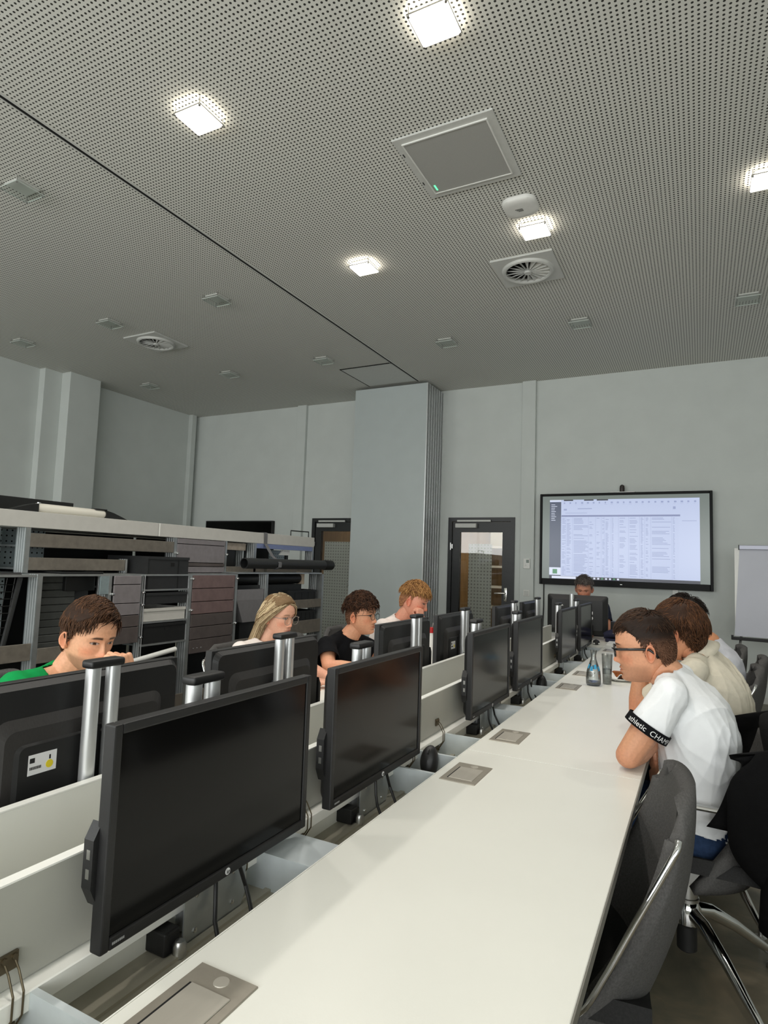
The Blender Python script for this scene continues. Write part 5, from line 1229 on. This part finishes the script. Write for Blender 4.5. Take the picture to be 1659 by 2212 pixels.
    for s in ('L', 'R'):
        an = S['an'+s]; z0 = .0
        mb = MB(); pts = [(-.075, .0), (.19, .0), (.195, .022), (.15, .05), (.07, .075), (.035, .105), (-.06, .105), (-.08, .05)]
        l3 = np.cross(A3(0, 0, 1), ff); V = []
        for (wd, m_) in ((-.036, .9), (-.042, 1), (0, 1.04), (.042, 1), (.036, .9)):
            for (a, h) in pts: V.append(A3(an[0], an[1], 0)+ff*a*m_+l3*wd*(1 if a < .15 else .8)+A3(0, 0, h*m_+.002))
        n = len(pts); F = [(i*n+k, i*n+(k+1) % n, (i+1)*n+(k+1) % n, (i+1)*n+k) for i in range(4) for k in range(n)]+[tuple(range(n))[::-1], tuple(range(4*n, 5*n))]
        mb.add(V, F); o_ = mb.build('shoe', spec.get('shoes', m_white), t, smooth='all'); recalc(o_)
    # ---- glasses
    if 'glasses' in spec:
        gl = spec['glasses']; mb = MB(); ctr = []
        for sd in (1, -1):
            pts = []
            for k in range(25):
                a = 2*PI*k/24; c, s_ = math.cos(a), math.sin(a); ex = gl.get('ex', .8)
                yy = gl['w']*np.sign(c)*abs(c)**ex; zz = gl['h']*np.sign(s_)*abs(s_)**ex
                pts.append((.102-.10*((.033+yy)**2)*7.0, sd*(.033+yy), gl.get('z', -.003)+zz-.0))
            mb.tube([tuple(p) for p in toW(pts)], gl['r'], 8); ctr.append(pts)
            xe = .102-.7*(.033+gl['w'])**2
            mb.tube([tuple(p) for p in toW([(xe, sd*(.033+gl['w']), gl.get('z', 0)+gl['h']*.55), (xe-.012, sd*.0755, gl.get('z', 0)+gl['h']*.6), (.02, sd*.079, .006), (-.012, sd*.0815, .004), (-.030, sd*.081, -.012), (-.038, sd*.079, -.026)])], gl.get('rt', gl['r']), 8)
        mb.tube([tuple(p) for p in toW([(.102, .033-gl['w'], .002), (.1085, 0, .006), (.102, -.033+gl['w'], .002)])], gl['r'], 8)
        g = mb.build('glasses', gl['mat'], t, smooth='all')
        for pts in ctr:
            c = np.mean(pts[:-1], 0); V = [tuple(p) for p in toW([c]+pts[:-1])]; F = [(0, 1+k, 1+(k+1) % 24) for k in range(24)]
            MB().add(V, F).build('lens', m_thin, g)
    t['_hc'] = list(hc+root)
    return t, S, root
def fabric(name, col, amt=.03, sc=40, bump=.12, bsc=500, rough=.9): return mat(name, col, rough, noise_amt=amt, noise_scale=sc, bump=bump, bump_scale=bsc, spec=.15)
m_jeans = fabric('blue_denim', rgb(44, 62, 92), .18, 90)
m_darktr = fabric('dark_trousers', rgb(34, 35, 40), .1, 60)
SK = C3(214, 160, 128); SKT = C3(205, 142, 104); SKP = C3(222, 170, 142)
HB = C3(52, 36, 26); HBd = C3(34, 24, 19)
def fwd_dir(f=1.0, side=0., down=0.):
    return lambda q, p, s: np.stack([np.full(len(q), f), np.full(len(q), side), -(down+.9*(1-sstep(.03, .08, p[:, 2])))], -1)
def crown_dir(side=.3, fr=1.0):
    def f(q, p, s):
        topw = sstep(.035, .085, p[:, 2])[:, None]; back = sstep(.0, -.06, p[:, 0])[:, None]
        fw = np.stack([np.full(len(q), fr), np.full(len(q), side), np.full(len(q), -.1)], -1); dn = np.stack([.35*np.ones(len(q)), .0*q[:, 1], -np.ones(len(q))], -1); bk = np.stack([-.6*np.ones(len(q)), .3*q[:, 1]/.07, -.9*np.ones(len(q))], -1)
        return (fw*topw+dn*(1-topw))*(1-back)+bk*back
    return f
def seat(j, hx, hy, fdx, fdy, kn=.44, hz=.53):
    """fills hips, knees, ankles for a sitter facing (fdx,fdy)"""
    f = nz(A3(fdx, fdy, 0)); l = np.cross(A3(0, 0, 1), f); h = A3(hx, hy, hz); j['hip'] = h
    for s, sg in (('L', 1), ('R', -1)): j['kn'+s] = h+f*kn+l*sg*.13+A3(0, 0, -.02); j['an'+s] = h+f*(kn-.02)+l*sg*.13+A3(0, 0, .10-hz)
    return j
# ---------------------------------------------------------------- the people in the room
m_sh_white = fabric('white_cotton_tee', rgb(232, 234, 236), .02, 30, .1)
m_sh_cream = fabric('cream_cotton_shirt', rgb(216, 208, 190), .04, 60, .15)
m_sh_grey = fabric('marbled_grey_tee', rgb(196, 197, 204), .12, 14, .1)
m_sh_green = fabric('green_cotton_tee', rgb(16, 140, 72), .06, 30, .1)
m_sh_black = fabric('black_cotton_tee', rgb(16, 17, 20), .08, 40, .1)
m_sh_pale = fabric('pale_pink_white_top', rgb(232, 222, 216), .03, 40, .1)
m_sh_navy = fabric('dark_navy_shirt', rgb(40, 44, 60), .06, 40, .1)
m_gblack = mat('black_acetate', rgb(16, 15, 16), .25); m_gwire = mat('dark_wire', rgb(60, 50, 46), .35, .6); m_gclear = mat('clear_grey_frame', rgb(150, 140, 132), .3, .3)
rest = lambda f, n: dict(f=f, n=n, curl=(.25, .3, .2))
# A: man in white tee with black printed cuffs
j = dict(neck=(-.108, 2.43, 1.035), chest=(-.020, 2.44, .86), shL=(-.092, 2.255, .995), shR=(-.08, 2.615, .995), elL=(-.218, 2.225, .786), wrL=(-.145, 2.44, .80), elR=(-.17, 2.73, .80), wrR=(-.150, 2.53, .69))
seat(j, .0, 2.47, -1, .05)
TA, SA, RA = person(dict(label='man in white tee with black lettered cuffs and thick black glasses leaning on the desk', root=(.0, 2.47), head=(-.184, 2.42, 1.117), face=(-1, -.13), pitch=-.12, j=j, seed=3, vox=.0036, res=(170, 200),
    tone=dict(skin=C3(206, 150, 118), hair=HBd, stubble=.28, red=.5, eye=.0042), handL=dict(f=(.1, .9, -.1), n=(.2, 0, -1), curl=(.5, .6, .4)), handR=dict(f=(.05, -.75, -.5), n=(.5, -.2, -.5), curl=(.4, .5, .4), side=-1),
    hair=dict(line=[.086, .082, .066, .052, .034, -.020, .030, -.020, -.058, -.074], cap_side=.0025, cap_top=.010, len_side=.008, len_top=.038, lift_side=.0008, lift_top=.009, n=4200, dir=crown_dir(.15, 1.0), c0=HBd, c1=C3(84, 60, 44), split=.062, rad=.0019, mess=.22, fade=.35),
    shirt=dict(mat=m_sh_white, loose=.020, sleeve=.52, cuff=.068, fold=.018, vox=.005, hem=.02), glasses=dict(w=.026, h=.018, r=.0026, rt=.0046, ex=.75, mat=m_gblack, z=-.002), trousers=m_jeans, shoes=m_white, build=1.0, arm=1.06))
def cuff(S, root, t, s, fr, r, text):
    a, e = S['sh'+s], S['el'+s]; d = nz(e-a); c = a+(e-a)*(fr-.055); u = nz(np.cross(d, A3(0, 0, 1))); w_ = np.cross(d, u); n = 40; V = []; F = []
    for (h, rr) in ((-.001, r), (.0, r+.003), (.030, r+.0035), (.031, r), (.02, r-.003)):
        for k in range(n): q = 2*PI*k/n; V.append(c+d*h+(u*math.cos(q)+w_*math.sin(q))*rr)
    F = [(i*n+k, (i+1)*n+k, (i+1)*n+(k+1) % n, i*n+(k+1) % n) for i in range(4) for k in range(n)]
    band = MB().add(V, F).build('sleeve_band', m_sh_black, t, smooth='all'); recalc(band)
    cu = bpy.data.curves.new('lettering', 'FONT'); cu.body = text; cu.size = .024; cu.extrude = 0
    ob = bpy.data.objects.new('tmp', cu); COL.objects.link(ob); dg = bpy.context.evaluated_depsgraph_get(); dg.update(); me = bpy.data.meshes.new_from_object(ob.evaluated_get(dg)); bpy.data.objects.remove(ob)
    L = [v.co.copy() for v in me.vertices]; V = []
    for p in L:
        q = TXT0+p.x/(r+.004)*TXTS; V.append(c+d*(.008+TXTU*p.y if TXTU > 0 else .024+TXTU*p.y)+(u*math.cos(q)+w_*math.sin(q))*(r+.0042))
    MB().add(V, [tuple(f.vertices) for f in me.polygons]).build('lettering', m_sticker, band); bpy.data.meshes.remove(me)
TXT0, TXTS, TXTU = 4.35, -1, -1
cuff(SA, RA, TA, 'L', .535, .0700, 'athletic  CHAMP'); 
# B: man in cream shirt
j = dict(neck=(-.005, 2.98, 1.055), chest=(.045, 2.99, .88), shL=(-.03, 2.81, 1.00), shR=(.02, 3.16, 1.0), elL=(-.245, 2.90, .785), wrL=(-.235, 2.93, 1.00), elR=(-.13, 3.24, .80), wrR=(-.20, 3.10, .775))
seat(j, .10, 3.02, -1, .1)
person(dict(label='man with fluffy brown hair in cream collared shirt sitting past the black-cuffed one', root=(.10, 3.02), head=(-.085, 2.95, 1.138), face=(-.93, .34), pitch=-.08, j=j, seed=5, vox=.0042, res=(140, 170),
    tone=dict(skin=C3(206, 146, 112), hair=HB, red=.55), handL=dict(f=(.3, .25, .9), n=(.8, .2, -.2), curl=(1.1, 1.2, .7)), handR=rest((-.3, -.5, -.1), (0, 0, -1)),
    hair=dict(line=[.066, .062, .050, .038, .014, -.014, .020, -.016, -.056, -.072], cap_side=.006, cap_top=.014, len_side=.018, len_top=.075, lift_side=.003, lift_top=.012, n=4600, dir=crown_dir(.25, 1.0), c0=C3(46, 30, 21), c1=C3(112, 74, 48), split=.03, rad=.0026, mess=.35, drop=.55),
    shirt=dict(mat=m_sh_cream, loose=.024, sleeve=.72, cuff=.07, fold=.020, vox=.006, collar=True), glasses=dict(w=.024, h=.019, r=.0012, ex=.85, mat=m_gwire), trousers=m_darktr, shoes=m_white))
# C: man in marbled tee
j = dict(neck=(.035, 3.86, 1.02), chest=(.075, 3.87, .87), shL=(.02, 3.69, .975), shR=(.03, 4.04, .975), elL=(-.10, 3.72, .79), wrL=(-.14, 3.90, .775), elR=(-.10, 4.06, .785), wrR=(-.16, 3.95, .775))
seat(j, .06, 3.90, -1, .0)
person(dict(label='dark-haired man in marbled grey white tee, farthest along the chair side of the desks', root=(.06, 3.90), head=(-.085, 3.84, 1.122), face=(-.85, .5), pitch=-.05, j=j, seed=6, vox=.005, res=(100, 120),
    tone=dict(skin=SKT, hair=HBd), handL=rest((-.8, .4, -.05), (0, 0, -1)), handR=rest((-.8, -.4, -.05), (0, 0, -1)),
    hair=dict(cap_side=.008, cap_top=.018, len_side=.02, len_top=.05, lift_side=.005, lift_top=.018, n=1400, dir=crown_dir(.2), c0=C3(22, 18, 16), c1=C3(44, 34, 28), rad=.0018),
    shirt=dict(mat=m_sh_grey, loose=.022, sleeve=.7, fold=.009, vox=.008), trousers=m_darktr))
# D: man in green
j = dict(neck=(-2.055, 1.495, .968), chest=(-2.13, 1.495, .82), shR=(-2.085, 1.325, .925), shL=(-2.095, 1.665, .925), elL=(-1.77, 1.62, .785), wrL=(-1.752, 1.516, .955), elR=(-1.86, 1.33, .785), wrR=(-1.66, 1.50, .775))
seat(j, -2.27, 1.49, 1, .0)
person(dict(label='man in green tee resting his fist against his mouth', root=(-2.27, 1.49), head=(-1.962, 1.50, 1.090), face=(1, -.06), pitch=-.22, roll=-.05, j=j, seed=8, vox=.0038, res=(170, 200),
    tone=dict(skin=C3(222, 168, 134), hair=HB, stubble=.55, red=.7, browth=.0046, eye=.0042, brow=.95), handL=dict(f=(-.12, -.35, .92), n=(-.95, -.1, .0), curl=(1.0, 1.25, .8), thumb=(.7, .2), s=1.05), handR=rest((.8, .3, -.05), (0, 0, -1)),
    hair=dict(line=[.090, .084, .068, .054, .028, -.024, .010, -.020, -.056, -.070], cap_side=.006, cap_top=.016, len_side=.020, len_top=.052, lift_side=.003, lift_top=.012, n=3200, dir=crown_dir(-1.0, .35), c0=C3(44, 30, 22), c1=C3(104, 72, 50), split=.04, rad=.0026, mess=.3, drop=.6),
    shirt=dict(mat=m_sh_green, loose=.018, sleeve=.7, fold=.014, vox=.006), trousers=m_jeans))
# E: blonde woman
def push_back(q):
    y, z = q[:, 1], q[:, 2]; q = q.copy(); lim = np.interp(-z, [.02, .08, .14, .20, .28, .45], [.066, .07, .085, .115, .13, .135])
    r = np.sqrt((q[:, 0]+.055)**2+(y*.85)**2); k = np.where((z < -.03) & (r < lim*.9), lim*.9/np.maximum(r, 1e-4), 1); q[:, 0] = -.055+(q[:, 0]+.055)*k; q[:, 1] = y*k
    fr = (z < -.02) & (q[:, 0] > .018); q[:, 0] = np.where(fr, .018+(q[:, 0]-.018)*.25, q[:, 0]); return q
def long_dir(q, p, s):
    sd = np.where(p[:, 1]+.006 >= 0, 1., -1.); return np.stack([-.55-.25*(q[:, 2] < .05), sd*np.clip(1.2*sstep(.03, .10, q[:, 2]), .05, 1.2), -.75*np.ones(len(q))], -1)
j = dict(neck=(-2.165, 2.785, .940), chest=(-2.23, 2.785, .79), shR=(-2.205, 2.625, .895), shL=(-2.215, 2.945, .895), elR=(-2.02, 2.58, .785), wrR=(-1.80, 2.70, .775), elL=(-2.02, 2.98, .785), wrL=(-1.80, 2.86, .775))
seat(j, -2.30, 2.78, 1, .0)
person(dict(label='woman with long blonde hair and round glasses', root=(-2.30, 2.78), head=(-2.098, 2.80, 1.075), face=(1, -.08), pitch=-.10, j=j, seed=9, vox=.0048, res=(150, 180), fem=True, build=.9, arm=.86, hs=.97,
    tone=dict(skin=C3(226, 172, 146), hair=C3(120, 90, 60), red=.6, eye=.0056, lip=C3(178, 98, 92), brow=.7, browth=.0030), handL=rest((.8, -.3, -.05), (0, 0, -1)), handR=rest((.8, .3, -.05), (0, 0, -1)),
    hair=dict(line=[.082, .076, .060, .036, .004, -.03, -.04, -.05, -.06, -.075], cap_side=.010, cap_top=.011, len_side=.34, len_top=.44, lift_side=.010, lift_top=.012, n=4600, seg=14, dir=long_dir, free=(-.03, (-.32, .0, -.95)), push=push_back, c0=C3(108, 82, 54), c1=C3(236, 214, 174), rad=.0021, mess=.07, ba=1.1, bb=1.2, root=.35, split=.03, drop=.0),
    shirt=dict(mat=m_sh_pale, loose=.014, sleeve=.8, cuff=.062, fold=.006, vox=.007), glasses=dict(w=.0255, h=.0235, r=.0014, ex=.92, mat=m_gclear, z=-.006), trousers=m_jeans))
# F: boy in black
j = dict(neck=(-1.955, 3.345, .935), chest=(-2.02, 3.34, .79), shR=(-2.005, 3.165, .885), shL=(-2.015, 3.515, .885), elR=(-1.90, 3.03, .79), wrR=(-1.68, 3.16, .78), elL=(-1.83, 3.58, .785), wrL=(-1.62, 3.42, .775))
seat(j, -2.20, 3.34, 1, .0)
person(dict(label='boy with dark curly top hair and thin glasses in black tee', root=(-2.20, 3.34), head=(-1.882, 3.36, 1.060), face=(1, .0), pitch=.06, j=j, seed=11, vox=.0048, res=(150, 180), hs=.97,
    tone=dict(skin=C3(224, 164, 130), hair=HB, red=.5, eye=.0048, stubble=.06), handL=rest((.8, -.4, -.05), (0, 0, -1)), handR=rest((.8, .4, -.05), (0, 0, -1)),
    hair=dict(line=[.072, .068, .058, .048, .030, -.014, .028, -.010, -.046, -.062], cap_side=.003, cap_top=.014, len_side=.008, len_top=.060, lift_side=.001, lift_top=.026, n=1700, dir=crown_dir(-.5, .6), c0=C3(36, 24, 18), c1=C3(92, 62, 44), split=.040, rad=.0036, mess=.7, curl=1.1, fade=.4),
    shirt=dict(mat=m_sh_black, loose=.022, sleeve=.74, cuff=.07, fold=.008, vox=.007, collar=False), glasses=dict(w=.0255, h=.020, r=.0014, ex=.85, mat=m_gblack, z=-.004), trousers=m_darktr))
# G: fair-haired boy leaning on his fist
j = dict(neck=(-1.885, 3.955, 1.005), chest=(-1.97, 3.955, .86), shR=(-1.945, 3.785, .955), shL=(-1.96, 4.125, .965), elR=(-1.62, 3.87, .785), wrR=(-1.705, 3.868, 1.000), elL=(-1.70, 4.16, .785), wrL=(-1.55, 3.98, .775))
seat(j, -2.14, 3.96, 1, .0)
person(dict(label='fair-haired boy in off-white shirt leaning his cheek on his fist', root=(-2.14, 3.96), head=(-1.802, 3.97, 1.130), face=(.97, .14), pitch=-.22, roll=-.08, j=j, seed=12, vox=.0048, res=(150, 180),
    tone=dict(skin=C3(226, 160, 134), hair=C3(120, 82, 50), red=.9, eye=.0036, brow=.6), handR=dict(f=(-.18, .22, .9), n=(-.75, .25, .1), curl=(1.0, 1.2, .8)), handL=rest((.8, -.4, -.05), (0, 0, -1)),
    hair=dict(line=[.074, .070, .060, .050, .040, -.010, .034, -.006, -.044, -.060], cap_side=.003, cap_top=.012, len_side=.008, len_top=.055, lift_side=.001, lift_top=.020, n=1900, dir=crown_dir(-.6, .6), c0=C3(112, 74, 42), c1=C3(196, 148, 92), split=.046, rad=.0032, mess=.35, fade=.5),
    shirt=dict(mat=m_sh_pale, loose=.020, sleeve=.72, fold=.008, vox=.007), trousers=m_darktr))
# H: grey-haired man at the end desk
j = dict(neck=(-1.09, 6.77, 1.065), chest=(-1.09, 6.80, .88), shL=(-.905, 6.77, 1.01), shR=(-1.275, 6.77, 1.01), elL=(-.84, 6.58, .80), wrL=(-.98, 6.38, .785), elR=(-1.34, 6.58, .80), wrR=(-1.20, 6.38, .785))
seat(j, -1.09, 6.92, 0, -1)
person(dict(label='grey-haired man behind the wide monitor below the wall screen', root=(-1.09, 6.92), head=(-1.092, 6.70, 1.190), face=(.06, -1), pitch=-.30, j=j, seed=14, vox=.0055, res=(110, 130),
    tone=dict(skin=C3(208, 145, 118), hair=C3(64, 54, 48), red=.8, eye=.003, stubble=.2), handL=rest((-.3, -.8, -.05), (0, 0, -1)), handR=rest((.3, -.8, -.05), (0, 0, -1)),
    hair=dict(cap_side=.007, cap_top=.018, len_side=.015, len_top=.045, lift_side=.004, lift_top=.020, n=1400, dir=crown_dir(.3), c0=C3(72, 64, 60), c1=C3(150, 143, 138), rad=.0018, mess=.4),
    shirt=dict(mat=m_sh_navy, loose=.02, sleeve=.7, fold=.008, vox=.008), trousers=m_darktr))

# ---------------------------------------------------------------- black jacket over the chair of the man with black cuffs
m_jacket = fabric('black_jacket_fabric', rgb(9, 9, 10), .15, 30, .2, 260)
def jacket(label, cx, cy, rz, long=.34):
    t = thing('jacket', label, 'jacket', (cx, cy, 0), rz)
    def fn(u, v):
        # v: 0 front hem inside the backrest, .35 over the top, 1 hem behind
        if v < .38: k = v/.38; z = .62+.29*k; vb = (z-.40)/.50; x = -.185-.115*vb-.03*math.sin(min(1, vb)*PI)+.032+(.13*max(0, 1-vb)**1.3+.035)*abs(u)**2.6
        else:
            k = (v-.38)/.62; z = .925-.62*k**1.0-.03*math.sin(k*3); x = -.325-.035*math.sin(min(1, k*2.2)*PI*.5)+.05*k*k
        ap = abs(u); sg = 1 if u > 0 else -1; hw = .290+.03*math.sin(min(1, max(0, v-.3)*1.5)*PI)
        wrap = max(0, (ap-.55)/.45)**1.6*(.06+.20*math.sin(max(0, min(1, (v-.34)/.52))*PI))
        top = -.07*ap**2.2*max(0, 1-abs(v-.40)/.22)
        nx = .014*math.sin(7*u+5*v)+.012*math.sin(15*u*v+2)+.008*math.sin(23*v+4*u)
        lat = hw*sg*math.sin(min(1, ap/.78)*PI/2)
        return (x+wrap+nx, lat+.012*math.sin(9*v+3*u), max(.2, z+top))
    V, F = shell_grid(fn, 44, 56, .014); MB().add(V, F).build('draped_cloth', m_jacket, t, smooth='all')
    for s in (-1, 1):
        mb = MB(); p = [(-.30, s*.20, .84), (-.33, s*.265, .74), (-.29, s*.30, .60), (-.25, s*.305, .46), (-.24, s*.30, .36)]
        mb.tube(p, [.045, .058, .056, .05, .046], 16); mb.build('sleeve', m_jacket, t, smooth='all')
    return t
jacket('black jacket draped over the chair of the man with black cuffs', -.055, 2.49, PI)
